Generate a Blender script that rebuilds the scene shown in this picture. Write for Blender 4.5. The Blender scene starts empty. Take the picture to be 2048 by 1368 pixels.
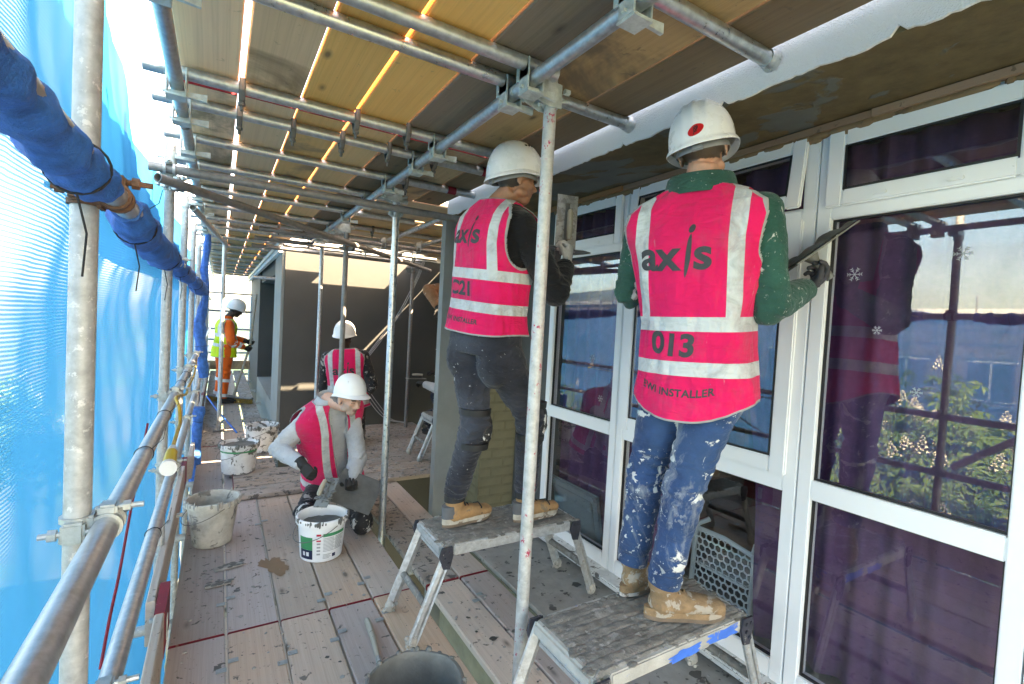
import bpy, bmesh, math, random
import numpy as np
from mathutils import Vector, Matrix, noise

# ------------------------------------------------------------------ camera
random.seed(7); np.random.seed(7)
S = bpy.context.scene
COL = S.collection
R_ = math.radians
FPX, YAW, PITCH, ROLL, CAMZ = 970.4, 31.16, -1.967, 3.089, 1.53
def cam_axes():
    y, p, r = R_(YAW), R_(PITCH), R_(ROLL)
    F = np.array([math.sin(y)*math.cos(p), math.cos(y)*math.cos(p), math.sin(p)])
    R0 = np.array([math.cos(y), -math.sin(y), 0.]); U0 = np.cross(R0, F)
    return R0*math.cos(r)+U0*math.sin(r), -R0*math.sin(r)+U0*math.cos(r), F
CR, CU, CF = cam_axes()
CPOS = np.array([0., 0., CAMZ])
cd = bpy.data.cameras.new('camera'); cam = bpy.data.objects.new('camera', cd); COL.objects.link(cam)
cd.sensor_width = 36; cd.lens = FPX/2048*36; cd.clip_start = .02; cd.clip_end = 2000
cam.matrix_world = Matrix(((CR[0], CU[0], -CF[0], 0), (CR[1], CU[1], -CF[1], 0), (CR[2], CU[2], -CF[2], CAMZ), (0, 0, 0, 1)))
S.camera = cam
def pt(px, py, d):           # a direction from the photograph at a given distance along the view
    return CPOS + (CF + CR*(px-1024)/FPX - CU*(py-684)/FPX)*d

# ------------------------------------------------------------------ world, sun, exposure
SUN = Vector((.62, -.35, .70)).normalized()
W = bpy.data.worlds.new('World'); S.world = W; W.use_nodes = True
wn = W.node_tree; bgn = wn.nodes['Background']
sky = wn.nodes.new('ShaderNodeTexSky'); sky.sky_type = 'NISHITA'; sky.sun_disc = False
sky.sun_elevation = math.asin(SUN.z); sky.sun_rotation = math.atan2(SUN.x, SUN.y)
sky.air_density = 1.0; sky.dust_density = 1.8; sky.ozone_density = 1.0
wn.links.new(sky.outputs[0], bgn.inputs[0]); bgn.inputs[1].default_value = .15
sl = bpy.data.lights.new('sun', 'SUN'); sl.energy = 5.0; sl.angle = R_(.53); sl.color = (1, .95, .87)
so = bpy.data.objects.new('sun', sl); COL.objects.link(so)
so.rotation_euler = SUN.to_track_quat('Z', 'Y').to_euler()
S.view_settings.view_transform = 'Standard'; S.view_settings.look = 'None'
S.view_settings.exposure = 4.05; S.view_settings.gamma = 1
S.view_settings.use_white_balance = True; S.view_settings.white_balance_temperature = 10600; S.view_settings.white_balance_tint = 14
S.cycles.use_denoising = True
S.cycles.max_bounces = 10; S.cycles.transparent_max_bounces = 24; S.cycles.diffuse_bounces = 6
S.cycles.sample_clamp_indirect = 8

# ------------------------------------------------------------------ helpers
def V(*a): return np.array(a, float)
def unit(v):
    v = np.array(v, float); return v/(np.linalg.norm(v)+1e-12)
ORI = {}
def origin_of(o): return ORI.get(o.name, np.zeros(3)) if o else np.zeros(3)
def setp(o, label=None, cat=None, group=None, kind=None, category=None):
    cat = cat or category
    if label: o['label'] = label
    if cat: o['category'] = cat
    if group: o['group'] = group
    if kind: o['kind'] = kind
    return o
def thing(name, loc, label, cat, group=None, kind=None):
    o = bpy.data.objects.new(name, None); COL.objects.link(o); o.location = loc; o.empty_display_size = .1
    ORI[o.name] = np.array(loc, float)
    return setp(o, label, cat, group, kind)
class MB:
    def __init__(s): s.v = []; s.f = []; s.m = []; s.mi = 0
    def add(s, vs, fs):
        k = len(s.v); s.v.extend([tuple(p) for p in vs]); s.f.extend([tuple(i+k for i in f) for f in fs]); s.m.extend([s.mi]*len(fs)); return s
    def box(s, lo, hi, M=None):
        x0, y0, z0 = lo; x1, y1, z1 = hi
        vs = [V(x0,y0,z0),V(x1,y0,z0),V(x1,y1,z0),V(x0,y1,z0),V(x0,y0,z1),V(x1,y0,z1),V(x1,y1,z1),V(x0,y1,z1)]
        if M is not None: vs = [np.array(M @ Vector(p)) for p in vs]
        return s.add(vs, [(0,3,2,1),(4,5,6,7),(0,1,5,4),(1,2,6,5),(2,3,7,6),(3,0,4,7)])
    def rbox(s, lo, hi, b, M=None):       # box with chamfered edges
        bm = bmesh.new(); bmesh.ops.create_cube(bm, size=1)
        for v in bm.verts: v.co = Vector([(lo[i]+hi[i])/2+v.co[i]*(hi[i]-lo[i]) for i in range(3)])
        bmesh.ops.bevel(bm, geom=bm.edges[:], offset=b, segments=2, affect='EDGES')
        if M is not None: bm.transform(M)
        bm.verts.index_update()
        s.add([tuple(v.co) for v in bm.verts], [tuple(v.index for v in f.verts) for f in bm.faces]); bm.free(); return s
    def tube(s, pts, r, n=12, ref=None, caps=True, hollow=False, closed=False):
        pts = [np.array(p, float) for p in pts]; k = len(pts)
        rs = r if isinstance(r, (list, tuple)) else [r]*k
        rings = []; prev = None
        for i, p in enumerate(pts):
            a = pts[i-1] if i else (pts[-1] if closed else p); b = pts[i+1] if i < k-1 else (pts[0] if closed else p)
            t = unit(b-a)
            if ref is not None: A = np.array(ref[i] if isinstance(ref, list) else ref, float)
            elif prev is not None: A = prev
            else: A = V(0,0,1) if abs(t[2]) < .9 else V(1,0,0)
            A = A-t*(A@t)
            if np.linalg.norm(A) < 1e-5: A = np.cross(t, V(.3,.5,.8))
            A = unit(A); B = np.cross(t, A); prev = A
            ra, rb = rs[i] if isinstance(rs[i], (tuple, list)) else (rs[i], rs[i])
            rings.append([p+A*ra*math.cos(2*math.pi*j/n)+B*rb*math.sin(2*math.pi*j/n) for j in range(n)])
        vs = [q for g in rings for q in g]; fs = []
        for i in range(k if closed else k-1):
            i2 = (i+1) % k
            for j in range(n): fs.append((i*n+j, i*n+(j+1)%n, i2*n+(j+1)%n, i2*n+j))
        if caps and not closed:
            fs.append(tuple(range(n-1,-1,-1))); fs.append(tuple((k-1)*n+j for j in range(n)))
        return s.add(vs, fs)
    def pipe(s, a, b, r=.0242, n=14, wall=.004):   # open steel tube with a bore at both ends
        a = np.array(a, float); b = np.array(b, float); t = unit(b-a)
        ri = r-wall
        return s.tube([a+t*.06, a, a, b, b, b-t*.06], [ri, ri, r, r, ri, ri], n, caps=True) if False else s._pipe(a, b, t, r, ri, n)
    def _pipe(s, a, b, t, r, ri, n):
        A = V(0,0,1) if abs(t[2]) < .9 else V(1,0,0); A = unit(A-t*(A@t)); B = np.cross(t, A)
        prof = [(a+t*.08, ri), (a, ri), (a, r), (b, r), (b, ri), (b-t*.08, ri)]
        vs = []; fs = []
        for p, q in prof:
            vs += [p+A*q*math.cos(2*math.pi*j/n)+B*q*math.sin(2*math.pi*j/n) for j in range(n)]
        for i in range(5):
            for j in range(n): fs.append((i*n+j, i*n+(j+1)%n, (i+1)*n+(j+1)%n, (i+1)*n+j))
        fs.append(tuple(range(n-1,-1,-1))); fs.append(tuple(5*n+j for j in range(n)))
        return s.add(vs, fs)
    def lathe(s, prof, c=(0,0,0), n=32, jitter=None):
        vs = []; fs = []; k = len(prof)
        for r, z in prof:
            for j in range(n):
                a = 2*math.pi*j/n; q = jitter(r, z, a) if jitter else (r, z)
                vs.append((c[0]+q[0]*math.cos(a), c[1]+q[0]*math.sin(a), c[2]+q[1]))
        for i in range(k-1):
            for j in range(n): fs.append((i*n+j, i*n+(j+1)%n, (i+1)*n+(j+1)%n, (i+1)*n+j))
        return s.add(vs, fs)
    def ell(s, c, r, axes=None, n=14, m=9):
        ax = axes if axes is not None else (V(1,0,0), V(0,1,0), V(0,0,1)); c = np.array(c, float)
        vs = [c+ax[2]*r[2]]
        for i in range(1, m):
            ph = math.pi*i/m
            for j in range(n):
                th = 2*math.pi*j/n
                vs.append(c+ax[0]*r[0]*math.sin(ph)*math.cos(th)+ax[1]*r[1]*math.sin(ph)*math.sin(th)+ax[2]*r[2]*math.cos(ph))
        vs.append(c-ax[2]*r[2]); L = len(vs)-1; fs = []
        for j in range(n):
            fs.append((0, 1+j, 1+(j+1)%n)); fs.append((L, L-n+(j+1)%n, L-n+j))
        for i in range(m-2):
            for j in range(n): fs.append((1+i*n+j, 1+(i+1)*n+j, 1+(i+1)*n+(j+1)%n, 1+i*n+(j+1)%n))
        return s.add(vs, fs)
    def prism(s, poly, h, axis=2, off=0.):     # polygon (2D) extruded along an axis
        n = len(poly); mk = lambda a, b, c: (a, b, c) if axis == 2 else ((a, c, b) if axis == 1 else (c, a, b))
        vs = [mk(p[0], p[1], off) for p in poly]+[mk(p[0], p[1], off+h) for p in poly]
        fs = [tuple(range(n-1,-1,-1)), tuple(range(n, 2*n))]+[(i, (i+1)%n, n+(i+1)%n, n+i) for i in range(n)]
        return s.add(vs, fs)
    def mesh(s, name, off=np.zeros(3)):
        me = bpy.data.meshes.new(name); me.from_pydata([tuple(np.array(p)-off) for p in s.v], [], s.f); me.update(); return me
    def build(s, name, mat, parent=None, smooth=True, org=None, fixn=True, **kw):
        off = origin_of(parent) if parent else (np.array(org, float) if org is not None else np.zeros(3))
        me = s.mesh(name, off)
        for m in (mat if isinstance(mat, (list, tuple)) else [mat]): me.materials.append(m)
        if any(s.m): me.polygons.foreach_set('material_index', s.m)
        if fixn:
            bm = bmesh.new(); bm.from_mesh(me); bmesh.ops.recalc_face_normals(bm, faces=bm.faces[:]); bm.to_mesh(me); bm.free()
        if smooth:
            me.shade_smooth() if hasattr(me, 'shade_smooth') else None
            try: me.set_sharp_from_angle(angle=R_(38))
            except Exception: pass
        o = bpy.data.objects.new(name, me); COL.objects.link(o)
        if parent: o.parent = parent; ORI[o.name] = off
        else: o.location = off; ORI[o.name] = off
        return setp(o, **kw)
def inst(name, me, loc, parent=None, M=None, **kw):
    o = bpy.data.objects.new(name, me); COL.objects.link(o)
    po = origin_of(parent) if parent else np.zeros(3)
    l = np.array(loc, float)-po
    if M is not None: o.matrix_world = Matrix.Translation(Vector(l)) @ M.to_4x4()
    else: o.location = l
    if parent: o.parent = parent
    ORI[o.name] = np.array(loc, float)
    return setp(o, **kw)
def frame_mat(x, y, z): return Matrix((x, y, z)).transposed()

# ------------------------------------------------------------------ materials
class NT:
    def __init__(s, name):
        s.mat = bpy.data.materials.new(name); s.mat.use_nodes = True; s.t = s.mat.node_tree
        s.b = s.t.nodes['Principled BSDF']; s.out = s.t.nodes['Material Output']
    def n(s, typ, props=None, **ins):
        nd = s.t.nodes.new(typ)
        for k, v in (props or {}).items(): setattr(nd, k, v)
        for k, v in ins.items():
            key = k.replace('_', ' ')
            sock = nd.inputs[int(k[1:])] if k[0] == 'i' and k[1:].isdigit() else nd.inputs[key]
            s.set(sock, v)
        return nd
    def set(s, sock, v):
        if hasattr(v, 'is_output') or isinstance(v, bpy.types.NodeSocket): s.t.links.new(v, sock)
        elif isinstance(v, bpy.types.Node): s.t.links.new(v.outputs[0], sock)
        elif isinstance(v, (tuple, list)) and len(v) == 3 and sock.type == 'RGBA': sock.default_value = (*v, 1)
        else: sock.default_value = v
    def coord(s, scale=(1,1,1), kind='Object', rnd=True):
        c = s.n('ShaderNodeTexCoord').outputs[kind]
        if rnd:
            r = s.n('ShaderNodeObjectInfo').outputs['Random']
            m = s.n('ShaderNodeMath', {'operation': 'MULTIPLY'}, i0=r, i1=37.0)
            cb = s.n('ShaderNodeCombineXYZ', i0=m, i1=m, i2=m)
            c = s.n('ShaderNodeVectorMath', {'operation': 'ADD'}, i0=c, i1=cb).outputs[0]
        return s.n('ShaderNodeMapping', Vector=c, Scale=scale).outputs[0]
    def noise(s, vec, scale=5., detail=4., rough=.55, dist=0.):
        return s.n('ShaderNodeTexNoise', Vector=vec, Scale=scale, Detail=detail, Roughness=rough, Distortion=dist).outputs[0]
    def ramp(s, fac, stops, interp='LINEAR'):
        nd = s.n('ShaderNodeValToRGB', Fac=fac); cr = nd.color_ramp; cr.interpolation = interp
        while len(cr.elements) < len(stops): cr.elements.new(.5)
        for e, (p, c) in zip(cr.elements, stops):
            e.position = p; e.color = (c, c, c, 1) if isinstance(c, (int, float)) else (*c, 1)
        return nd.outputs[0]
    def mix(s, fac, a, b, typ='MIX'):
        nd = s.n('ShaderNodeMix', {'data_type': 'RGBA', 'blend_type': typ})
        s.set(nd.inputs[0], fac); s.set(nd.inputs[6], a); s.set(nd.inputs[7], b); return nd.outputs[2]
    def math(s, op, a, b=0., c=None):
        nd = s.n('ShaderNodeMath', {'operation': op}); s.set(nd.inputs[0], a); s.set(nd.inputs[1], b)
        if c is not None: s.set(nd.inputs[2], c)
        return nd.outputs[0]
    def bump(s, h, strength=.3, dist=.01):
        nd = s.n('ShaderNodeBump', Height=h, Strength=strength, Distance=dist); s.set(s.b.inputs['Normal'], nd); return nd
    def fin(s, col=None, rough=None, metal=None, spec=None):
        if col is not None: s.set(s.b.inputs['Base Color'], col)
        if rough is not None: s.set(s.b.inputs['Roughness'], rough)
        if metal is not None: s.set(s.b.inputs['Metallic'], metal)
        if spec is not None: s.set(s.b.inputs['Specular IOR Level'], spec)
        return s.mat
def plain(name, col, rough=.6, metal=0., var=.25, scale=14., bump=0., spec=.5, rnd=True, blotch=None, blotch_t=.62, bscale=9.):
    t = NT(name); c = t.coord(rnd=rnd); nz = t.noise(c, scale, 5., .6)
    k = t.ramp(nz, [(.25, tuple(max(0, x*(1-var)) for x in col)), (.75, tuple(min(1, x*(1+var)) for x in col))])
    if blotch:
        m = t.ramp(t.noise(c, bscale, 6., .65, .4), [(blotch_t, 0.), (blotch_t+.04, 1.)]); k = t.mix(m, k, blotch)
    if bump: t.bump(t.noise(c, scale*6, 4., .6), bump, .004)
    return t.fin(k, t.math('ADD', t.math('MULTIPLY', nz, .18), rough-.09), metal, spec)
def wood(name, c1, c2, dirt=.5, dirtcol=(.09,.085,.08), axis=1, knots=True, stain=None, rough=.75, fine=.5):
    t = NT(name); sc = [60., 60., 60.]; sc[axis] = 1.6
    v = t.coord((1,1,1)); g = t.n('ShaderNodeMapping', Vector=v, Scale=sc).outputs[0]
    warp = t.noise(v, 2.2, 2.)
    n1 = t.noise(g, 1., 5., .6, 1.2)
    wv = t.n('ShaderNodeTexWave', {'bands_direction': 'X' if axis != 0 else 'Y'}, Vector=t.n('ShaderNodeMapping', Vector=v, Scale=[9. if i != axis else .22 for i in range(3)]).outputs[0], Scale=1.0, Distortion=15., Detail=3., Detail_Scale=.5).outputs[0]
    k = t.mix(t.ramp(n1, [(.15, 0.), (.85, 1.)]), c1, c2)
    k = t.mix(t.math('MULTIPLY', t.ramp(wv, [(.70, 0.), (.86, 1.), (1., .2)]), .20), k, tuple(x*.62 for x in c1))
    ri = t.n('ShaderNodeObjectInfo').outputs['Random']
    hs = t.n('ShaderNodeHueSaturation', Color=k, Value=t.math('MULTIPLY_ADD', ri, .36, .82), Saturation=t.math('MULTIPLY_ADD', t.math('FRACT', t.math('MULTIPLY', ri, 7.3)), .5, .7), Hue=.5).outputs[0]
    k = hs
    if knots:
        kv = t.n('ShaderNodeTexVoronoi', Vector=t.n('ShaderNodeMapping', Vector=v, Scale=[6.5 if i != axis else 2.7 for i in range(3)]).outputs[0], Scale=1.).outputs['Distance']
        k = t.mix(t.ramp(kv, [(.06, 1.), (.09, .4), (.14, 0.)]), k, tuple(x*.30 for x in c1))
    if stain:
        k = t.mix(t.math('MULTIPLY', t.ramp(t.noise(v, 1.7, 5., .65, .8), [(.5, 0.), (.62, 1.)]), .8), k, stain)
    if dirt > 0:
        a = t.ramp(t.noise(v, 21., 6., .62, .6), [(.66-.05*dirt, 0.), (.69-.05*dirt, 1.)])
        b = t.ramp(t.noise(v, 75., 3., .6), [(.71-.03*dirt, 0.), (.74-.03*dirt, 1.)])
        lg = t.ramp(t.noise(v, 3.1, 5., .6), [(.4, 0.), (.75, 1.)])
        k = t.mix(t.math('MULTIPLY', lg, .5*dirt), k, tuple(x*4.4 for x in dirtcol))
        k = t.mix(t.math('MULTIPLY', t.math('MAXIMUM', a, b), min(1., .8*dirt+.2)), k, dirtcol)
        hgt = t.math('ADD', t.math('MULTIPLY', n1, .5), t.math('MULTIPLY', t.math('MAXIMUM', a, b), .6))
    else: hgt = t.math('MULTIPLY', n1, .5)
    t.bump(hgt, fine, .004)
    return t.fin(k, rough)
def galv(name, col=(.52,.55,.57), metal=.75, rough=.36, spots=None, streak=.35, thr=.6):
    t = NT(name); v = t.coord(); n1 = t.noise(v, 38., 5., .65); n2 = t.noise(v, 5., 4., .6)
    k = t.mix(t.ramp(n1, [(.3, 0.), (.7, 1.)]), tuple(x*(1-streak) for x in col), tuple(min(1, x*1.15) for x in col))
    k = t.mix(t.math('MULTIPLY', n2, .35), k, (.33,.35,.36))
    m = metal
    if spots:
        f = t.ramp(t.noise(v, 30., 6., .7), [(thr, 0.), (thr+.05, 1.)]); k = t.mix(f, k, spots)
        m = t.math('MULTIPLY', t.math('SUBTRACT', 1., f), metal)
    t.bump(n1, .08, .002)
    return t.fin(k, t.math('MULTIPLY_ADD', n1, .3, rough-.12), m)
M = {}
M['deck'] = wood('weathered_board', (.45,.31,.23), (.59,.445,.355), .8)
M['deck_grey'] = wood('grey_board', (.34,.265,.24), (.45,.37,.34), .9)
M['deck_dirty'] = wood('mortar_covered_board', (.26,.21,.17), (.36,.30,.26), 2.2)
M['soft_board'] = wood('clean_board', (.72,.39,.155), (.86,.51,.225), .1, (.16,.11,.07), fine=.2)
M['soft_board2'] = wood('clean_board_stained', (.66,.36,.145), (.80,.475,.21), .2, (.16,.11,.07), stain=(.22,.135,.075), fine=.2)
M['dark_board'] = wood('dark_stained_board', (.15,.092,.05), (.24,.155,.088), .3, (.05,.04,.035), fine=.4)
M['brown_board'] = wood('brown_board', (.40,.24,.12), (.53,.34,.17), .35, (.09,.06,.04), stain=(.10,.075,.055), fine=.4)
M['deckX'] = wood('cross_board', (.30,.235,.19), (.42,.34,.285), 1.7, axis=0)
M['ceilX'] = wood('overhead_cross_board', (.42,.28,.15), (.54,.38,.22), .2, axis=0)
M['toe'] = wood('toe_board', (.36,.29,.24), (.48,.40,.34), .7)
M['red'] = plain('red_end_paint', (.22,.008,.02), .6, var=.4, blotch=(.4,.25,.2), blotch_t=.66)
M['galv'] = galv('galvanised_tube')
M['galv_new'] = galv('bright_galvanised_tube', (.62,.65,.67), .85, .28)
M['galv_old'] = galv('weathered_tube', (.50,.51,.50), .35, .55, spots=(.62,.62,.6), thr=.58)
M['galv_red'] = galv('red_spattered_tube', (.52,.53,.52), .3, .55, spots=(.42,.03,.08), thr=.60)
M['tube_dark'] = galv('dull_brown_tube', (.23,.215,.205), .4, .5, spots=(.34,.32,.3), thr=.66)
M['coup'] = galv('zinc_coupler', (.50,.54,.53), .6, .42)
M['coup_pale'] = galv('pale_zinc_plate', (.60,.66,.64), .35, .45)
M['rust'] = plain('rusty_steel', (.16,.075,.045), .8, var=.5, scale=40, bump=.4)
M['dark_steel'] = galv('dirty_dark_coupler', (.14,.125,.11), .5, .6)
M['clip'] = galv('zinc_clip', (.34,.40,.42), .5, .5, spots=(.2,.19,.18))
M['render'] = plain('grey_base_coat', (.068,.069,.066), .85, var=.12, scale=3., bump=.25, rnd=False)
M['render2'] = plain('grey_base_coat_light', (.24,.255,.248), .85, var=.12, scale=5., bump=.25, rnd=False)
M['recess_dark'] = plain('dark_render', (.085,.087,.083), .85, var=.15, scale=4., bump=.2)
def roughcast():
    t = NT('white_roughcast'); v = t.coord(rnd=False); n1 = t.noise(v, 160., 4., .6); vo = t.n('ShaderNodeTexVoronoi', Vector=v, Scale=210.).outputs['Distance']
    k = t.mix(t.noise(v, 4., 4.), (.80,.79,.79), (.70,.68,.69)); t.bump(t.math('ADD', n1, vo), .55, .006)
    return t.fin(k, .9)
M['rough'] = roughcast()
def soffit():
    t = NT('soffit_stripped'); v = t.coord(rnd=False)
    edge = t.ramp(t.noise(v, 1.35, 6., .55, .6), [(.555, 0.), (.57, 1.)])
    br = t.ramp(t.noise(v, 14., 6., .65), [(.3, (.085,.056,.024)), (.7, (.155,.108,.05))])
    k = t.mix(edge, br, t.ramp(t.noise(v, 5., 3.), [(.3, (.095,.10,.095)), (.7, (.13,.135,.125))]))
    t.bump(t.math('ADD', t.math('MULTIPLY', edge, 1.6), t.noise(v, 60., 5.)), .5, .006)
    return t.fin(k, .85)
M['soffit'] = soffit()
M['strip'] = wood('head_batten', (.26,.12,.055), (.36,.18,.085), .5, (.05,.04,.03), knots=False)
def upvc():
    t = NT('white_window_plastic'); v = t.coord(rnd=False)
    d = t.ramp(t.noise(v, 9., 7., .72, .5), [(.66, 0.), (.72, 1.)]); sp = t.ramp(t.noise(v, 55., 4., .6), [(.735, 0.), (.75, 1.)])
    k = t.mix(t.math('MULTIPLY', d, .25), (.80,.815,.82), (.5,.47,.38)); k = t.mix(t.math('MULTIPLY', sp, .7), k, (.16,.15,.13))
    return t.fin(k, .3)
M['upvc'] = upvc()
M['gasket'] = plain('black_gasket', (.012,.012,.013), .5)
M['cill'] = plain('white_cill_dirty', (.62,.63,.62), .45, blotch=(.14,.13,.12), blotch_t=.58, bscale=22., rnd=False)
def glass():
    t = NT('window_glass'); t.t.nodes.remove(t.b)
    fr = t.n('ShaderNodeFresnel', IOR=2.05); bf = t.n('ShaderNodeNewGeometry').outputs['Backfacing']
    v = t.coord(rnd=False); bm_ = t.n('ShaderNodeBump', Height=t.noise(v, 3., 1.), Strength=.012, Distance=.02)
    gl = t.n('ShaderNodeBsdfGlossy', Color=(1,1,1), Roughness=.004, Normal=bm_)
    tr = t.n('ShaderNodeBsdfTransparent', Color=(.86,.88,.9))
    mx = t.n('ShaderNodeMixShader', i0=t.math('MULTIPLY', fr.outputs[0], t.math('SUBTRACT', 1., bf)), i1=tr.outputs[0], i2=gl.outputs[0]); t.t.links.new(mx.outputs[0], t.out.inputs[0])
    return t.mat
M['glass'] = glass()
M['curtain'] = plain('purple_curtain', (.155,.072,.155), .9, var=.2, scale=30)
M['room'] = plain('dim_room_wall', (.12,.10,.10), .9)
M['conc'] = plain('concrete', (.30,.285,.265), .9, var=.22, scale=9., bump=.5, blotch=(.085,.08,.075), blotch_t=.6, bscale=13., rnd=False)
M['conc_side'] = plain('concrete_mossy', (.22,.205,.15), .9, var=.3, scale=6., bump=.5, rnd=False)
M['olive'] = plain('olive_painted_brick', (.185,.165,.10), .75, var=.16, scale=8., bump=.3, rnd=False, blotch=(.5,.16,.05), blotch_t=.73, bscale=4.5)
M['mortar_j'] = plain('olive_joint', (.165,.147,.088), .85)
M['cement'] = plain('wet_cement', (.115,.118,.112), .5, var=.25, scale=18., bump=.5)
M['cement_dry'] = plain('dried_cement', (.30,.29,.275), .9, var=.3, scale=18., bump=.6)
M['bucket_dirty'] = plain('mortar_caked_bucket', (.42,.40,.36), .8, var=.35, scale=12., bump=.6, blotch=(.17,.165,.155), blotch_t=.6, bscale=8.)
M['bucket_white'] = plain('white_bucket_plastic', (.78,.79,.79), .4, var=.06, blotch=(.13,.13,.125), blotch_t=.65, bscale=16.)
M['bucket_splat'] = plain('splattered_bucket', (.70,.71,.71), .5, var=.15, blotch=(.14,.14,.135), blotch_t=.54, bscale=13.)
M['green'] = plain('label_green', (.012,.26,.11), .45, var=.05); M['navy'] = plain('label_navy', (.012,.02,.06), .45, var=.05)
M['label_red'] = plain('label_red', (.55,.02,.05), .45, var=.05); M['ink'] = plain('label_ink', (.32,.33,.34), .5, var=.1); M['black'] = plain('black_rubber', (.015,.015,.016), .6)
M['yellow'] = plain('yellow_plastic', (.62,.42,.02), .4, var=.1); M['cable_y'] = plain('yellow_cable', (.55,.33,.04), .5)
M['cable_w'] = plain('white_cable', (.42,.42,.43), .5, var=.05)
M['white_pl'] = plain('white_plastic', (.72,.73,.74), .35, var=.05)
M['alu'] = galv('spattered_aluminium', (.60,.61,.61), .55, .42, spots=(.40,.38,.35), thr=.56)
M['plat'] = plain('mortar_caked_platform', (.19,.178,.16), .92, var=.45, scale=22., bump=1., blotch=(.30,.285,.265), blotch_t=.57, bscale=20.)
M['plat_edge'] = plain('platform_edge_paint', (.42,.41,.38), .85, var=.25, scale=12., bump=.7, blotch=(.03,.17,.55), blotch_t=.63, bscale=7.)
M['blue_paint'] = plain('blue_paint', (.02,.16,.62), .5, blotch=(.35,.34,.32), blotch_t=.6)
M['orange_paint'] = plain('orange_paint', (.6,.12,.05), .6, blotch=(.35,.34,.32), blotch_t=.55)
M['steel'] = galv('trowel_steel', (.45,.46,.46), .7, .4, spots=(.24,.235,.225), thr=.5)
M['hawk'] = plain('cement_smeared_hawk', (.155,.155,.145), .6, var=.2, scale=6., bump=.3)
# ------------------------------------------------------------------ ground and surroundings
def net_mat(name, alpha_lo, alpha_hi, scale, colr=(.02,.27,.72)):
    t = NT(name); t.t.nodes.remove(t.b); v = t.coord(rnd=False)
    w1 = t.n('ShaderNodeTexWave', {'bands_direction': 'Z'}, Vector=v, Scale=scale, Distortion=.6, Detail=1.).outputs[0]
    big = t.noise(v, 1.6, 4., .6, 1.5)
    a = t.math('MULTIPLY_ADD', w1, alpha_hi-alpha_lo, alpha_lo); a = t.math('ADD', a, t.math('MULTIPLY_ADD', big, .24, -.12))
    a = t.n('ShaderNodeClamp', Value=a, Min=0., Max=.97).outputs[0]
    cs = t.math('MAXIMUM', t.math('SUBTRACT', 1., t.n('ShaderNodeLayerWeight', Blend=.5).outputs['Facing']), .12)      # a woven mesh closes up when seen along its surface
    a = t.math('SUBTRACT', 1., t.math('POWER', t.math('SUBTRACT', 1., a), t.math('DIVIDE', 1., cs)))
    tl = t.n('ShaderNodeBsdfTranslucent', Color=colr); df = t.n('ShaderNodeBsdfDiffuse', Color=tuple(x*.9 for x in colr))
    m1 = t.n('ShaderNodeMixShader', i0=.35, i1=tl.outputs[0], i2=df.outputs[0])
    tp = t.n('ShaderNodeBsdfTransparent', Color=(.90,.97,1.))
    m2 = t.n('ShaderNodeMixShader', i0=a, i1=tp.outputs[0], i2=m1.outputs[0]); t.t.links.new(m2.outputs[0], t.out.inputs[0])
    return t.mat
M['net'] = net_mat('blue_debris_net', .36, .70, 36., (.006,.19,.37))
M['net_far'] = net_mat('far_blue_net', .72, .88, 4., (.04,.20,.48))
M['net_roll'] = plain('bundled_blue_net', (.007,.135,.46), .7, var=.45, scale=30., bump=.9)
M['ground'] = plain('asphalt_and_verge', (.07,.075,.06), .9, var=.5, scale=.25, blotch=(.05,.085,.03), blotch_t=.5, bscale=.06, rnd=False)
GZ = -7.
MB().box((-400,-400,GZ-.5),(400,400,GZ)).build('ground', M['ground'], None, False, org=(0,0,GZ), kind='structure')

M['far_white'] = plain('far_white_wall', (.72,.70,.67), .8, var=.06, scale=1., rnd=False)
M['far_brick'] = plain('far_brick_wall', (.33,.24,.20), .85, var=.1, scale=2., rnd=False)
M['far_glass'] = plain('far_window', (.05,.06,.08), .15, var=.2, scale=2.)
M['far_board'] = plain('far_pale_board', (.60,.55,.48), .8, var=.1)
def far_block(x, y0, y1, top, label):
    o = thing('apartment_block', (x-4, (y0+y1)/2, GZ), label, 'building')
    MB().box((x-9, y0, GZ), (x-1.2, y1, top-.4)).build('wall', M['far_brick'], o, False)
    MB().box((x-9.1, y0-.1, top-.397), (x-1.0, y1+.1, top)).build('parapet', M['far_white'], o, False)
    wm = MB().box((0,-.6,-.65),(.12,.6,.65)).mesh('window'); wm.materials.append(M['far_glass'])
    fm = MB().box((0.02,-.7,-.75),(.06,.7,-.66)).box((0.02,-.7,.66),(.06,.7,.75)).box((.13,-.03,-.65),(.16,.03,.65)).mesh('window_frame'); fm.materials.append(M['far_white'])
    k = 0
    y = y0+1.3
    while y < y1-1:
        for z in (-5.2, -2.4, .4):
            w = inst('window', wm, (x-1.2, y, z), o); inst('window_frame', fm, (x-1.19, y, z), o)
        y += 2.6
    return o
far_block(-19, -16, 15, 3.1, 'far brick apartment block wrapped in blue netting, with a pale flat roof edge')
far_block(-24, 16.5, 48, 4.2, 'second far apartment block beyond the netted one, standing past its end')
b = thing('rooftop_plant_room', (-24, 3, 3.1), 'white boxy plant room standing on the flat roof of the far block', 'building')
MB().box((-26,-1.5,3.0),(-21.5,3.2,4.0)).build('wall', M['far_white'], b, False)
MB().box((-25.4,-3.9,3.0),(-22.5,-1.56,5.3)).build('tower', M['far_white'], b, False)
MB().box((-26.1,-1.45,4.003),(-21.3,3.3,4.15)).build('roof', M['conc'], b, False)
for yy in (-.6,1.1,2.6): MB().box((-21.5,yy-.4,3.3),(-21.46,yy+.4,3.8)).build('window', M['far_glass'], b, False)
fs = thing('far_scaffold', (-17.5, 2, GZ), 'far scaffold of pale tubes and boards wrapped in blue netting', 'scaffold')
rnd = random.Random(3)
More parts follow.
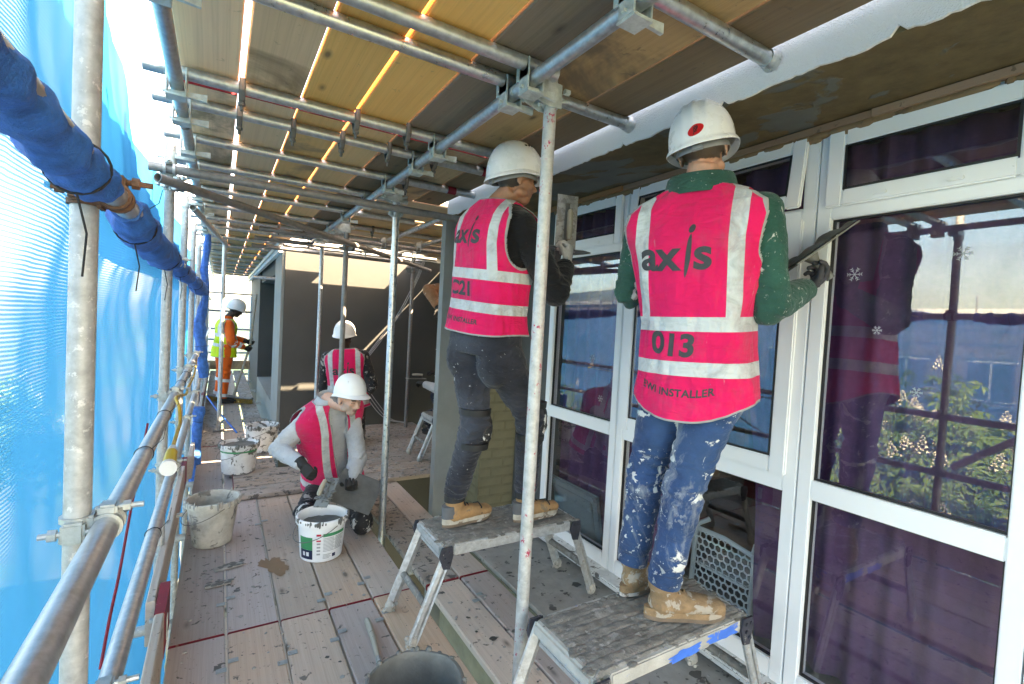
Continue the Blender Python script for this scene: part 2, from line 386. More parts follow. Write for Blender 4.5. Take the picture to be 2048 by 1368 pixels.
nv = MB(); yy = np.linspace(-16, 48, 90); zz = np.linspace(-6.9, 2.75, 14)
vs = [(-17.3+.08*math.sin(y*2.1+z*.7)+.05*math.sin(y*5.3), y, z+(.25*math.sin(y*.9) if z > 2.6 else 0)) for z in zz for y in yy]
nv.add(vs, [(i*90+j, i*90+j+1, (i+1)*90+j+1, (i+1)*90+j) for i in range(13) for j in range(89)]).build('netting', M['net_far'], fs)
for y in np.arange(-15, 48, 2.1): MB().tube([(-17.62,y,GZ),(-17.62,y,3.4)], .03, 6).build('standard', M['galv_new'], fs)
for z in (-4.8,-2.8,-.8,1.2):
    MB().box((-18.6,-16,z),(-17.75,48,z+.05)).build('deck', M['far_board'], fs, False)
    for dz in (.5, 1.0): MB().tube([(-17.55,-16,z+dz),(-17.55,48,z+dz)], .028, 6).build('guard_rail', M['galv_new'], fs)
for y in np.arange(-13, 40, 6.3): MB().tube([(-17.5,y,-4.7),(-17.5,y+4.2,1.2)], .028, 6).build('brace', M['galv_new'], fs)

# ------------------------------------------------------------------ chestnut trees
def leafm():
    t = NT('chestnut_leaf'); ri = t.n('ShaderNodeTexCoord').outputs['Object']; nz = t.noise(ri, 1.3, 3.)
    k = t.ramp(nz, [(.3, (.075,.15,.028)), (.7, (.15,.24,.055))]); t.fin(k, .5)
    tl = t.n('ShaderNodeBsdfTranslucent', Color=(.16,.30,.04)); m = t.n('ShaderNodeMixShader', i0=.3, i1=t.b.outputs[0], i2=tl.outputs[0])
    t.t.links.new(m.outputs[0], t.out.inputs[0]); return t.mat
M['leaf'] = leafm(); M['bark'] = plain('bark', (.10,.075,.055), .9, var=.4, scale=20., bump=.6)
M['blossom'] = plain('cream_blossom', (.78,.70,.56), .7, var=.15, scale=40.)
def chestnut(cx, cy, top, rad, label, seed, nl=5200, nf=170):
    rg = np.random.RandomState(seed); cz = top-rad*1.05
    o = thing('chestnut_tree', (cx,cy,GZ), label, 'tree', 'flowering chestnut trees outside the scaffold')
    mb = MB(); mb.tube([(cx,cy,GZ),(cx+.1,cy,GZ+1.5),(cx,cy+.1,cz-rad*.4),(cx+.1,cy,cz+rad*.3)], [.34,.26,.2,.08], 10)
    for i in range(9):
        a = i*2.4; e = rad*.75
        mb.tube([(cx,cy,cz-rad*.5+.15*i),(cx+math.cos(a)*e*.5,cy+math.sin(a)*e*.5,cz-rad*.1+.15*i),(cx+math.cos(a)*e,cy+math.sin(a)*e,cz+rad*.1+.1*i)], [.11,.07,.03], 7)
    mb.build('trunk', M['bark'], o)
    cl = []
    for i in range(46):
        d = unit(rg.normal(size=3)); d[2] = abs(d[2])*.9-.25
        cl.append((V(cx,cy,cz)+d*V(rad,rad,rad)*rg.uniform(.62,.92), rad*rg.uniform(.2,.34)))
    vs = []; fs_ = []
    def leaf(p, nrm, sz):
        a = unit(np.cross(nrm, rg.normal(size=3))); bb = np.cross(nrm, a)
        for q in range(6):
            th = -2.3+q*.92+rg.uniform(-.1,.1); L = sz*(1-.1*abs(q-2.5))
            d = a*math.cos(th)+bb*math.sin(th); sd = np.cross(nrm, d)*L*.2; tip = p+d*L-nrm*L*.32; mid = p+d*L*.62-nrm*L*.06
            k = len(vs); vs.extend([p, mid+sd, tip, mid-sd]); fs_.append((k,k+1,k+2,k+3))
    for i in range(nl):
        c, r = cl[rg.randint(len(cl))]; d = unit(rg.normal(size=3)+V(.0,0,.35)); p = c+d*r*rg.uniform(.55,1.05)
        leaf(p, unit(d+rg.normal(size=3)*.45+V(0,0,.5)), rg.uniform(.12,.2))
    MB().add(vs, fs_).build('crown', M['leaf'], o, False, fixn=False)
    bl = MB()
    for i in range(nf):
        c, r = cl[rg.randint(len(cl))]; d = unit(rg.normal(size=3)+V(.25,0,.5)); p = c+d*r*1.02; h = rg.uniform(.17,.27)
        ax = unit(V(0,0,1)+d*.35)
        for q in range(26):
            tt = q/26; a = q*2.4; rr = (.062*(1-tt)+.012); sd = unit(np.cross(ax, V(math.cos(a),math.sin(a),.1)))
            c0 = p+ax*h*tt+sd*rr; w = .021*(1-.5*tt)
            e1 = unit(rg.normal(size=3))*w; e2 = unit(np.cross(e1, rg.normal(size=3)))*w; e3 = unit(np.cross(e1,e2))*w
            k = len(bl.v); bl.add([c0+e1,c0-e1*.6+e2,c0-e1*.6-e2*.6+e3,c0-e1*.5-e2*.5-e3], [(0,1,2),(0,2,3),(0,3,1),(1,3,2)])
    bl.build('blossom', M['blossom'], o, False, fixn=False, kind='stuff')
chestnut(-5.4, 2.6, 1.65, 2.9, 'flowering chestnut tree with cream blossom candles mirrored in the big window pane', 4, 6500, 260)
chestnut(-5.8, 15.5, .9, 3.0, 'flowering chestnut tree showing dimly through the lower blue netting', 9, 4200, 200)
chestnut(-7.0, -4.5, .4, 3.0, 'flowering chestnut tree behind the viewer, standing alone past the scaffold', 12, 2500, 80)

# ------------------------------------------------------------------ building with window wall
WX = 2.08
B = thing('building', (2.1, 1.5, 0), 'white windowed facade with stripped soffit, roughcast band, concrete ledge and grey pier', 'building')
mb = MB(); mb.box((1.521,-3,-.9),(2.06,3.36,-.002)); lo = mb.build('ledge', [M['conc']], B, False)
MB().box((1.515,-3,-.9),(1.5208,3.36,-.03)).build('ledge_face', M['conc_side'], B, False)
MB().box((2.063,-3,-3),(2.5,3.36,.055)).build('plinth', M['conc'], B, False)
MB().rbox((1.985,-3,.03),(2.10,2.93,.062), .008).build('cill', M['cill'], B)
# soffit, spandrel, roof
sv = [(1.522,-3,2.36),(1.522,3.585,2.36),(2.14,3.585,2.415),(2.14,-3,2.415),(1.522,-3,2.46),(1.522,3.585,2.46),(2.14,3.585,2.47),(2.14,-3,2.47)]
MB().add(sv, [(0,1,2,3),(4,7,6,5),(0,4,5,1),(1,5,6,2),(2,6,7,3),(3,7,4,0)]).build('soffit', M['soffit'], B, False)
# ragged lower edge of the roughcast band
ys = np.arange(-3, 3.59, .018); rg = np.random.RandomState(5)
zb = [2.352+.012*noise.noise((y*9,0,1))+.006*noise.noise((y*40,3,1))+(.018 if rg.rand() < .03 else 0) for y in ys]
n = len(ys); vs = [(1.512,y,z) for y,z in zip(ys,zb)]+[(1.512,y,2.75) for y in ys]+[(1.5215,y,z) for y,z in zip(ys,zb)]+[(1.5215,y,2.75) for y in ys]
fs_ = []
for i in range(n-1): fs_ += [(i,i+1,n+i+1,n+i),(2*n+i,2*n+i+1,i+1,i)]
fs_ += [(n-1,3*n-1,4*n-1,2*n-1)]
MB().add(vs, fs_).build('roughcast_band', M['rough'], B, False)
MB().box((1.524,-3,2.473),(6,3.58,2.75)).build('roof', M['conc'], B, False)
for i, (y0, y1, dx) in enumerate(((-3,.9,0),(.9,2.2,.006),(2.2,3.36,-.004))):
    MB().box((2.045+dx,y0+.004,2.375),(2.076+dx,y1,2.402)).build('head_batten', M['strip'], B, False)
rg = np.random.RandomState(8); mb = MB()                                  # torn sealant and mortar along the window head
for i in range(170):
    y = rg.uniform(-.2,2.95); w = rg.uniform(.015,.07); h = rg.uniform(.008,.028)
    mb.ell((2.072+rg.uniform(-.006,.008), y, 2.372-h*.3), (.014,w,h), n=7, m=5)
mb.build('torn_sealant', M['dark_board'], B, True, kind='stuff')
# pier: grey base coat slab plus olive brick
MB().box((1.507,3.59,-3),(1.80,3.668,2.349)).build('pier', M['render2'], B, False)
MB().box((1.7955,3.3755,-3),(2.14,3.66,2.36)).build('brick_pier', M['mortar_j'], B, False); bp = B.children[-1]
bp = [o for o in B.children if o.name.startswith('brick_pier')][0]
bme = MB().rbox((-.104,-.02,-.0325),(.104,.02,.0325), .005).mesh('brick'); bme.materials.append(M['olive'])
bmh = MB().rbox((-.05,-.02,-.0325),(.05,.02,.0325), .005).mesh('brick'); bmh.materials.append(M['olive'])
bms = MB().rbox((-.02,-.1,-.0325),(.02,.1,.0325), .005).mesh('brick'); bms.materials.append(M['olive'])
rg = random.Random(2)
for k in range(30):
    z = .035+k*.0755
    if z > 1.14: break
    off = 0 if k % 2 else 1
    if off: seq = [(bmh,1.853),(bme,2.014)]
    else: seq = [(bme,1.907),(bmh,2.068)]
    for me_, x in seq: inst('brick', me_, (x, 3.392+rg.uniform(-.002,.002), z), bp)
    inst('brick', bms, (1.812, 3.505, z), bp)
MB().box((1.798,3.366,1.16),(2.142,3.585,2.358)).build('grey_cladding', M['render2'], B, False)
MB().box((2.12,2.935,-.0),(2.5,3.398,2.41)).build('reveal', M['recess_dark'], B, False)
# inner room
R = thing('room', (3.4,1.2,.05), 'dim room behind the windows', 'room'); 
setp(R, kind='structure')
mb = MB(); mb.box((2.5,-3,-.1),(5.2,3.4,.02)).box((5.0,-3,.02),(5.2,3.4,2.46)).box((2.16,3.2,.02),(5,3.39,2.46)).box((2.16,-3,.02),(5,-2.9,2.46))
mb.build('wall', M['room'], R, False)
# windows
def wbox(mb, y0, y1, z0, z1, x0=WX, x1=WX+.07): return mb.rbox((x0,y0,z0),(x1,y1,z1), .004)
def pane(par, y0, y1, z0, z1, x=WX+.035):
    p = MB().box((x,y0-.006,z0-.006),(x+.004,y1+.006,z1+.006)).build('pane', M['glass'], par, False)
    g = MB(); 
    for a,b_,c,d in ((y0-.001,y0+.007,z0,z1),(y1-.007,y1+.001,z0,z1)): g.box((x-.016,a,c),(x-.001,b_,d))
    for a,b_,c,d in ((y0,y1,z0-.001,z0+.007),(y0,y1,z1-.007,z1+.001)): g.box((x-.0155,a,c),(x-.0012,b_,d))
    g.build('gasket', M['gasket'], par, False)
Z0, Z1 = .062, 2.385
def window(y0, y1, casement, nm):
    f = .055
    mb = MB(); wbox(mb,y0,y0+f,Z0,Z1); wbox(mb,y1-f,y1,Z0,Z1)
    for a, b_ in ((Z0,Z0+.085),(.885,.965),(2.02,2.085),(Z1-.06,Z1)): wbox(mb,y0+f,y1-f,a,b_,WX+.0015,WX+.068)
    w = mb.build('window', M['upvc'], B)
    pane(w,y0+f,y1-f,Z0+.085,.885)
    def sash(a, b_, c, d, wd, tilt=0.):
        s_ = MB(); X0, X1 = WX-.022, WX-.001
        for q in ((a,a+wd,c,d),(b_-wd,b_,c,d)): s_.rbox((X0,q[0],q[2]),(X1,q[1],q[3]), .006)
        for q in ((a+wd,b_-wd,c,c+wd),(a+wd,b_-wd,d-wd,d)): s_.rbox((X0+.001,q[0],q[2]),(X1-.001,q[1],q[3]), .006)
        if tilt:
            T = Matrix.Translation((WX,0,d)) @ Matrix.Rotation(R_(tilt),4,'Y') @ Matrix.Translation((-WX,0,-d))
            s_.v = [tuple(T @ Vector(p)) for p in s_.v]
        so_ = s_.build('sash', M['upvc'], w)
        x = WX-.012
        p = MB().box((x,a+wd-.006,c+wd-.006),(x+.004,b_-wd+.006,d-wd+.006)); g = MB()
        for q in ((a+wd,a+wd+.008,c+wd,d-wd),(b_-wd-.008,b_-wd,c+wd,d-wd)): g.box((x-.007,q[0],q[2]),(x-.0008,q[1],q[3]))
        for q in ((a+wd,b_-wd,c+wd,c+wd+.008),(a+wd,b_-wd,d-wd-.008,d-wd)): g.box((x-.0065,q[0],q[2]),(x-.001,q[1],q[3]))
        if tilt:
            p.v = [tuple(T @ Vector(q)) for q in p.v]; g.v = [tuple(T @ Vector(q)) for q in g.v]
        p.build('pane', M['glass'], w, False); g.build('gasket', M['gasket'], w, False)
    if casement:
        sash(y0+.04,y1-.04,.955,2.035,.07); sash(y0+.04,y1-.04,2.075,2.37,.06, 7.)
    else:
        pane(w,y0+f,y1-f,.965,2.02); sash(y0+.035,y1-.035,2.065,2.36,.062)
    for yy in (y0+.22,y1-.25):
        MB().rbox((WX-.032,yy,2.083),(WX-.0225,yy+.045,2.096), .003).build('drain_cap', M['bucket_white'], w)
    return w
window(-1.6,-.36,False,''); window(-.355,.395,False,''); window(.40,1.085,False,''); window(1.09,2.165,True,''); window(2.17,2.925,False,'')
# curtains
def curtain(y0, y1, z0, z1, x, name='curtain', amp=.022, gather=None):
    ny, nz = int((y1-y0)/.012)+2, 16; vs = []
    for i in range(nz):
        z = z0+(z1-z0)*i/(nz-1)
        for j in range(ny):
            u = j/(ny-1); y = y0+(y1-y0)*u
            if gather: y = gather(u, (z-z0)/(z1-z0), y)
            vs.append((x+amp*(math.sin(y*46+.8*math.sin(y*7)+.5*math.sin(z*1.4))+.4*noise.noise((y*9,z*1.5,2))), y, z))
    fs_ = [(i*ny+j,i*ny+j+1,(i+1)*ny+j+1,(i+1)*ny+j) for i in range(nz-1) for j in range(ny-1)]
    return MB().add(vs, fs_).build('curtain', M['curtain'], None, True, org=(x,(y0+y1)/2,z0))
setp(curtain(-1.6,1.17,.1,2.36,2.28), 'purple curtain filling the big window pane with snowflake stickers', 'curtain')
setp(curtain(1.12,1.52,.1,2.36,2.27, gather=lambda u,t,y: 1.12+(y-1.12)*(.5+.6*t)), 'purple curtain drawn aside beside the hexagon-backed chair', 'curtain')
setp(curtain(1.78,2.22,.1,2.36,2.27), 'purple curtain behind the paint-splashed jeans, drawn across the casement', 'curtain')
setp(curtain(2.22,2.98,.1,2.36,2.28, gather=lambda u,t,y: y if t < .45 else y), 'purple curtain behind the narrow window next to the brick pier', 'curtain')
setp(curtain(1.12,2.2,1.55,2.36,2.40), 'short purple curtain hanging deeper behind the opened top light', 'curtain')
# chair inside
M['chair_pl'] = plain('pale_green_plastic', (.60,.70,.68), .45, var=.08)
ch = thing('chair', (2.62,1.62,.02), 'pale green plastic chair with hexagon-pierced back just inside the window', 'chair')
p0, p1 = V(2.40,1.79,.0), V(2.40,1.45,.0)
mb = MB(); hexr = .024; yy = 1.79
def bk(u, z): return V(2.40+.05*(z-.1), 1.795-.345*u, z)
for r_ in range(9):
    for q in range(9):
        u = (q+.5*(r_ % 2))/8.6; z = .09+r_*.037
        if u > 1.0: continue
        c = bk(u, z); ring = [c+V(0, hexr*.93*math.sin(a), hexr*.93*math.cos(a)) for a in [i*math.pi/3 for i in range(6)]]
        mb.tube(ring, .0042, 5, closed=True)
mb.build('hexagon_panel', M['chair_pl'], ch)
MB().tube([bk(-.03,.02),bk(-.03,.38),bk(0,.44),V(2.47,1.76,.47)], [(.018,.014)]*4, 10).build('side_rail', M['chair_pl'], ch)
MB().tube([bk(1.03,.02),bk(1.03,.34),bk(1.0,.40),V(2.47,1.47,.43)], [(.018,.014)]*4, 10).build('side_rail', M['chair_pl'], ch)
MB().tube([bk(0,.415),bk(.5,.42),bk(1,.395)], [(.014,.012)]*3, 8).build('top_rail', M['chair_pl'], ch)
MB().rbox((2.41,1.47,.20),(2.8,1.79,.225), .008).build('seat', M['chair_pl'], ch)
for (x,y) in ((2.76,1.5),(2.76,1.76)): MB().tube([(x,y,.2),(x+.03,y,.02)], .013, 8).build('leg', M['chair_pl'], ch)
M['lid'] = plain('grey_storage_plastic', (.20,.26,.27), .4, var=.1)
bx = thing('storage_box', (2.21,2.62,.062), 'dark teal plastic storage box with moulded lid inside the narrow window', 'box')
T = Matrix.Translation((2.21,2.66,.3)) @ Matrix.Rotation(R_(-12),4,'Y')
MB().rbox((-.012,-.26,-.22),(.012,.26,.13), .01, T).build('lid', M['lid'], bx)
MB().rbox((-.022,-.20,-.2),(-.008,.20,.07), .012, T).build('lid_panel', M['lid'], bx)
for sy in (-.225,.225): MB().tube([T @ Vector((-.03,sy,.095)), T @ Vector((0,sy,.095))], .018, 14).build('hinge_boss', M['lid'], bx)
# snowflake stickers
M['sticker'] = plain('white_sticker', (.42,.44,.47), .5, var=.02)
def flake(y, z, s, x, lab):
    mb = MB()
    for k in range(6):
        a = k*math.pi/3; d = V(0,math.cos(a),math.sin(a)); c = V(x,y,z); mb.tube([c, c+d*s*.85], .0011, 4)
        for f in (.45,.72):
            for sg in (-1,1):
                e = V(0,math.cos(a+sg*.9),math.sin(a+sg*.9)); mb.tube([c+d*s*f, c+d*s*f+e*s*.26], .001, 4)
    mb.build('snowflake_sticker', M['sticker'], None, False, org=(x,y,z), label=lab, category='sticker', group='snowflake stickers on the glass')
fx = WX+.0335
for y, z, s, l in ((.945,1.80,.03,'crisp white snowflake sticker high on the big pane, left of the reflected man'),(.625,1.85,.028,'white snowflake sticker against the reflected sky on the big pane'),(.855,1.585,.018,'small white snowflake sticker low on the big pane over the reflected chest'),(.72,1.37,.02,'faint snowflake sticker over the reflected tree crown'),(2.46,1.34,.03,'white snowflake sticker on the narrow pane by the scaffold pole'),(2.36,1.09,.025,'white snowflake sticker low on the narrow pane')):
    flake(y, z, s, fx, l)
for y, z, s, l in ((1.33,1.30,.032,'white snowflake sticker on the casement pane beside the vest hem'),): flake(y, z, s, WX-.014, l)

# ------------------------------------------------------------------ far projecting bay
Y2 = thing('building_wing', (1.6,9,0), 'projecting grey base-coated wing of the building with a sunlit upper wall', 'building')
BY, BX = 6.85, .70
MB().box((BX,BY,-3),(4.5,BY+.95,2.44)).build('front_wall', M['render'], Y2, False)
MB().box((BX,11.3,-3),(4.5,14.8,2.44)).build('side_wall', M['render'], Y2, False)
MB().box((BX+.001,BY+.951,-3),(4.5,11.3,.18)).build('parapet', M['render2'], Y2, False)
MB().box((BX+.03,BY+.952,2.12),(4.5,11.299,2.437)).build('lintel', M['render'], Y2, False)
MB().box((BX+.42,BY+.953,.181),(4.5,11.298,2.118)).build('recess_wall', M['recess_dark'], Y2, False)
MB().box((BX-.035,BY+.02,.0),(BX-.001,BY+.9,2.435)).build('edge_return', M['render2'], Y2, False)
ys = np.arange(.62, 4.5, .03); zb = [2.40+.012*noise.noise((y*7,0,4)) for y in ys]; n = len(ys)
vs = [(y,BY-.012,z) for y,z in zip(ys,zb)]+[(y,BY-.012,2.56) for y in ys]+[(y,BY-.001,z) for y,z in zip(ys,zb)]+[(y,BY-.001,2.56) for y in ys]
MB().add(vs, [f for i in range(n-1) for f in ((i,i+1,n+i+1,n+i),(2*n+i,2*n+i+1,i+1,i))]).build('roughcast_band', M['rough'], Y2, False)
MB().box((.62,BY,2.445),(4.5,14.8,2.56)).build('roof', M['rough'], Y2, False)
MB().box((.62,BY-.0005,2.30),(.664,14.8,2.444)).build('fascia', M['rough'], Y2, False)
# recess right-hand wall
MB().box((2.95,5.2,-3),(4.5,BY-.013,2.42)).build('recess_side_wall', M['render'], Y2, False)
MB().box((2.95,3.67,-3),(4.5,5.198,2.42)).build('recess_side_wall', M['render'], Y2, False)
# ------------------------------------------------------------------ scaffold boards
def smooth_path(pts, m=6):
    P = [np.array(p, float) for p in pts]; P = [2*P[0]-P[1]]+P+[2*P[-1]-P[-2]]; out = []
    for i in range(1, len(P)-2):
        for k in range(m):
            t = k/m; a, b, c, d = P[i-1:i+3]; out.append(.5*(2*b+(c-a)*t+(2*a-5*b+4*c-d)*t*t+(3*b-a-3*c+d)*t**3))
    return out+[P[-2]]
_bm = {}
def board_mesh(w, L, t, mat, axis=1, red=False):
    key = (round(w,3), round(L,3), t, mat.name, axis, red)
    if key in _bm: return _bm[key]
    c = .005; h = w/2; prof = [(-h+c,-t),(h-c,-t),(h,-t+c),(h,-c),(h-c,0),(-h+c,0),(-h,-c),(-h,-t+c)]
    e = .0035; st = [-L/2, -L/2+e, L/2-e, L/2]; vs = []
    for s_ in st: vs += [((p[0], s_, p[1]) if axis == 1 else (s_, p[0], p[1])) for p in prof]
    mb = MB(); fs_ = []; mi = []
    for i in range(3):
        for j in range(8): fs_.append((i*8+j, i*8+(j+1)%8, (i+1)*8+(j+1)%8, (i+1)*8+j)); mi.append(1 if red and i != 1 else 0)
    fs_ += [tuple(range(7,-1,-1)), tuple(24+j for j in range(8))]; mi += [1 if red else 0]*2
    mb.add(vs, fs_); me = mb.mesh('board'); me.materials.append(mat); me.materials.append(M['red']); me.polygons.foreach_set('material_index', mi)
    b_ = bmesh.new(); b_.from_mesh(me); bmesh.ops.recalc_face_normals(b_, faces=b_.faces[:]); b_.to_mesh(me); b_.free()
    _bm[key] = me; return me
cmesh = MB().rbox((-.02,-.014,0),(.02,.014,.003), .001).mesh('end_clip'); cmesh.materials.append(M['clip'])
rb = random.Random(11)
def board(par, x, y, z, w, L, mat, axis=1, red=False, t=.038):
    me = board_mesh(w, L, t, mat, axis, red); o = inst('board', me, (x,y,z), par)
    o.rotation_euler = (rb.uniform(-.0012,.0012), rb.uniform(-.002,.002), rb.uniform(-.0008,.0008)); return o
FL = thing('floor', (.5,4,0), None, None, kind='structure')
def cols(par, edges, y0, y1, mats, z=0., red=True):
    for i, (a, b_) in enumerate(edges):
        m = mats[i % len(mats)]; board(par, (a+b_)/2, (y0+y1)/2, z+rb.uniform(-.003,.003), b_-a, y1-y0, m, 1, red)
d, g, q = M['deck'], M['deck_grey'], M['deck_dirty']
E5 = [(-.155+.23*i, -.155+.23*i+.220) for i in range(5)]
cols(FL, E5, -1.4, 2.575, [g, d, d, g, d]); cols(FL, E5[:2], 2.587, 6.3, [g, g]); cols(FL, E5[2:], 2.587, 4.6, [d, d, d])
cols(FL, [(1.07,1.275),(1.285,1.475)], -1.4, 2.57, [d, g]); cols(FL, [(1.07,1.275),(1.285,1.475)], 2.582, 4.6, [q, d])
cols(FL, [E5[2]], 4.62, 6.3, [q])
for k, (y0, y1) in enumerate(((6.315,9.6),(9.615,12.0),(12.015,14.2))): cols(FL, [(-.16,.06),(.085,.31),(.335,.555)], y0, y1, [q, d, q])
LD = thing('lower_deck', (.5,3,-2.), None, None, kind='structure')
cols(LD, [(-.2+.24*i, -.2+.24*i+.23) for i in range(8)], -2., 16., [q, d], -2., False)
CX = thing('cross_deck', (1.4,5.4,.045), None, None, kind='structure')
y = 4.39
for k in range(10):
    x0 = .14 if k < 3 else .72
    board(CX, (x0+2.45)/2, y+.112, .045+rb.uniform(-.002,.003), .222, 2.45-x0, M['deckX'], 0, k < 3); y += .236
# zinc board clips in pairs across the joints
for (x, y) in ((.072,2.36),(.072,2.9),(.303,2.30),(.532,2.72),(.532,2.36),(.762,2.80),(.762,2.42),(1.28,2.36),(.303,3.9),(.532,1.7)):
    inst('end_clip', cmesh, (x+.022,y,.0035), FL); inst('end_clip', cmesh, (x-.024,y-.05,.0035), FL)
# dried mortar crumbs on the boards
rg = np.random.RandomState(21); mb = MB()
def crumbs(n, x0, x1, y0, y1, z, s0, s1):
    for i in range(n):
        x, y = rg.uniform(x0,x1), rg.uniform(y0,y1); s_ = s0+(s1-s0)*rg.rand()**3
        mb.ell((x,y,z+s_*.12), (s_, s_*rg.uniform(.5,1.4), s_*rg.uniform(.2,.5)), (V(math.cos(x*99),math.sin(x*99),0),V(-math.sin(x*99),math.cos(x*99),0),V(0,0,1)), 6, 4)
crumbs(420, -.13, .98, 1.2, 4.3, 0, .002, .013); crumbs(200, 1.08, 1.46, 1.3, 3.5, 0, .002, .012); crumbs(900, .2, 2.4, 4.4, 6.7, .045, .004, .026); crumbs(300, -.14, .54, 5, 10, 0, .004, .022); crumbs(120, 1.55, 2.0, 1.0, 3.2, -.004, .002, .014)
mb.build('mortar_crumbs', M['cement_dry'], None, True, org=(.5,3,0), label='dried grey mortar crumbs scattered over the deck boards', category='debris', kind='stuff')
def blotch_mat(): return plain('wet_mortar_splash', (.075,.072,.068), .55, var=.3)
M['splash'] = blotch_mat()
mb = MB()
def splat(x, y, z, r):
    n = 13; ph = rg.uniform(0,6.3); mb.add([(x,y,z+.0022)]+[(x+r*(.65+.5*noise.noise((x*50+math.cos(i*.483)*1.3, y*50+math.sin(i*.483)*1.3, r*40)))*math.cos(i*2*math.pi/n+ph)*1.2, y+r*(.65+.5*noise.noise((x*31+i*.7,y*17,i)))*math.sin(i*2*math.pi/n+ph), z+.0008) for i in range(n)], [(0,1+i,1+(i+1)%n) for i in range(n)])
for i in range(95): splat(rg.uniform(1.56,1.97), rg.uniform(.9,3.2), 0., .006+.03*rg.rand()**2)
for i in range(45): splat(rg.uniform(-.13,.97), rg.uniform(1.2,4.3), .002, .003+.013*rg.rand()**3)
for i in range(26): splat(rg.uniform(1.08,1.46), rg.uniform(1.3,3.5), .002, .004+.024*rg.rand()**3)
mb.build('mortar_splashes', M['splash'], None, True, org=(1.2,2.3,0), label='dark wet mortar splashes on the deck and concrete ledge', category='debris', kind='stuff')

# overhead deck
OD = thing('overhead_deck', (.6,4,2.47), None, None, kind='structure')
CE = [(-.157,.040),(.060,.272),(.281,.497),(.510,.735),(.743,1.002),(1.012,1.262),(1.272,1.486)]
a, a2, dk, br = M['soft_board'], M['soft_board2'], M['dark_board'], M['brown_board']
OZ = 2.455+.038
cols(OD, CE, -1.6, 2.44, [a, a2, a, a, dk, br, dk], OZ); cols(OD, CE[:5], 2.452, 6.3, [a2, a, a2, a, dk], OZ); cols(OD, CE[5:], 2.452, 3.7, [br, dk], OZ)
cols(OD, CE[:4], 6.31, 10.2, [a, a2, a, a2], OZ); cols(OD, CE[:4], 10.21, 14.4, [a2, a, a2, a], OZ)
y = 3.72
for k in range(12):                 # cross boards over the recess, with gaps where sun comes in
    if y+.225 < 6.40: board(OD, 1.99, y+.112, OZ, .222, 1.92, M['ceilX'], 0)
    y += .226+(.045 if k in (2,5,8) else .006)
board(OD, 1.245, 6.54, OZ, .222, .45, M['ceilX'], 0); board(OD, 1.99, 6.468, OZ, .222, 1.02, M['ceilX'], 0); board(OD, 2.72, 6.5, OZ, .222, .5, M['ceilX'], 0); board(OD, 2.72, 6.73, OZ, .222, .5, M['ceilX'], 0)  # short boards trimming the wing wall's sun patch; right-hand pair added to block sun

# ------------------------------------------------------------------ scaffold frame
SC = thing('scaffold', (.4,4,-.3), 'galvanised tube and coupler scaffold with standards, ledgers, transoms and guard rails', 'scaffold')
def pipe(name, p0, p1, mat='galv', r=.0242): return MB().pipe(p0, p1, r, 16).build(name, M[mat], SC)
# right-angle coupler: tube 1 along local Z at the origin, tube 2 along local X at local y = .052
def coupler_mesh(mat, long=0.):
    mb = MB(); w = .021
    for s_ in (-1,1):
        mb.tube([(0,0,s_*w-.006),(0,0,s_*w+.006)], .0305, 16)
        mb.tube([(s_*w-.006,.052+long,0),(s_*w+.006,.052+long,0)], .0305, 16)
    mb.rbox((-.03,.018,-.03),(.03,.036+long,.03), .005)
    mb.rbox((.022,-.02,-.022),(.046,.02,.022), .005); mb.rbox((-.022,.035+long,.022),(.022,.07+long,.046), .005)
    mb.tube([(.034,-.055,0),(.034,.03,0)], .0065, 8); mb.tube([(0,.03+long,.035),(0,.115+long,.035)], .0065, 8)
    mb.tube([(.034,-.04,0),(.034,-.026,0)], .0125, 6); mb.tube([(0,.078+long,.035),(0,.092+long,.035)], .0125, 6)
    me = mb.mesh('coupler'); me.materials.append(mat)
    for p in me.polygons: p.use_smooth = True
    try: me.set_sharp_from_angle(angle=R_(35))
    except Exception: pass
    return me
CM = {'z': coupler_mesh(M['coup']), 'd': coupler_mesh(M['dark_steel']), 'r': coupler_mesh(M['rust']), 'l': coupler_mesh(M['coup'], .035)}
def coupler(loc, ax1, ax2dir, off, kind='z'):      # ax1: tube-1 axis; off: direction from tube 1 to tube 2; ax2dir: tube-2 axis
    z = Vector(ax1).normalized(); yv = Vector(off).normalized(); x = yv.cross(z)
    return inst('coupler', CM[kind], loc, SC, frame_mat(x, yv, z))
# bracket plate with wedge hanging a transom from a ledger (local: ledger along Y at origin, transom along X above at z .05)
def bracket():
    mb = MB()
    for s_ in (-1,1): mb.rbox((s_*.031-.003,-.03,-.045),(s_*.031+.003,.03,.062), .002)
    mb.rbox((-.034,-.034,-.052),(.034,.034,-.044), .002); mb.rbox((-.034,-.031,.0),(-.028,.05,.05), .001)
    mb.add([(-.045,-.006,-.036),(.10,-.006,-.044),(.10,.006,-.044),(-.045,.006,-.036),(-.045,-.006,-.028),(.10,-.006,-.016),(.10,.006,-.016),(-.045,.006,-.028)], [(0,3,2,1),(4,5,6,7),(0,1,5,4),(1,2,6,5),(2,3,7,6),(3,0,4,7)])
    me = mb.mesh('wedge_bracket'); me.materials.append(M['coup_pale']); return me
BR = bracket()
LZ, TZ = 2.378, 2.4265
LXL, LXR = -.165, .90
pipe('ledger', (LXR,-1.6,LZ), (LXR,6.35,LZ), 'galv'); pipe('ledger', (LXL,-1.6,LZ), (LXL,2.75,LZ), 'galv'); pipe('ledger', (LXL+.004,2.78,LZ), (LXL+.004,8.2,LZ), 'galv'); pipe('ledger', (LXL,8.25,LZ), (LXL,14.3,LZ), 'galv'); pipe('ledger', (.60,6.5,LZ), (.60,14.3,LZ), 'galv')
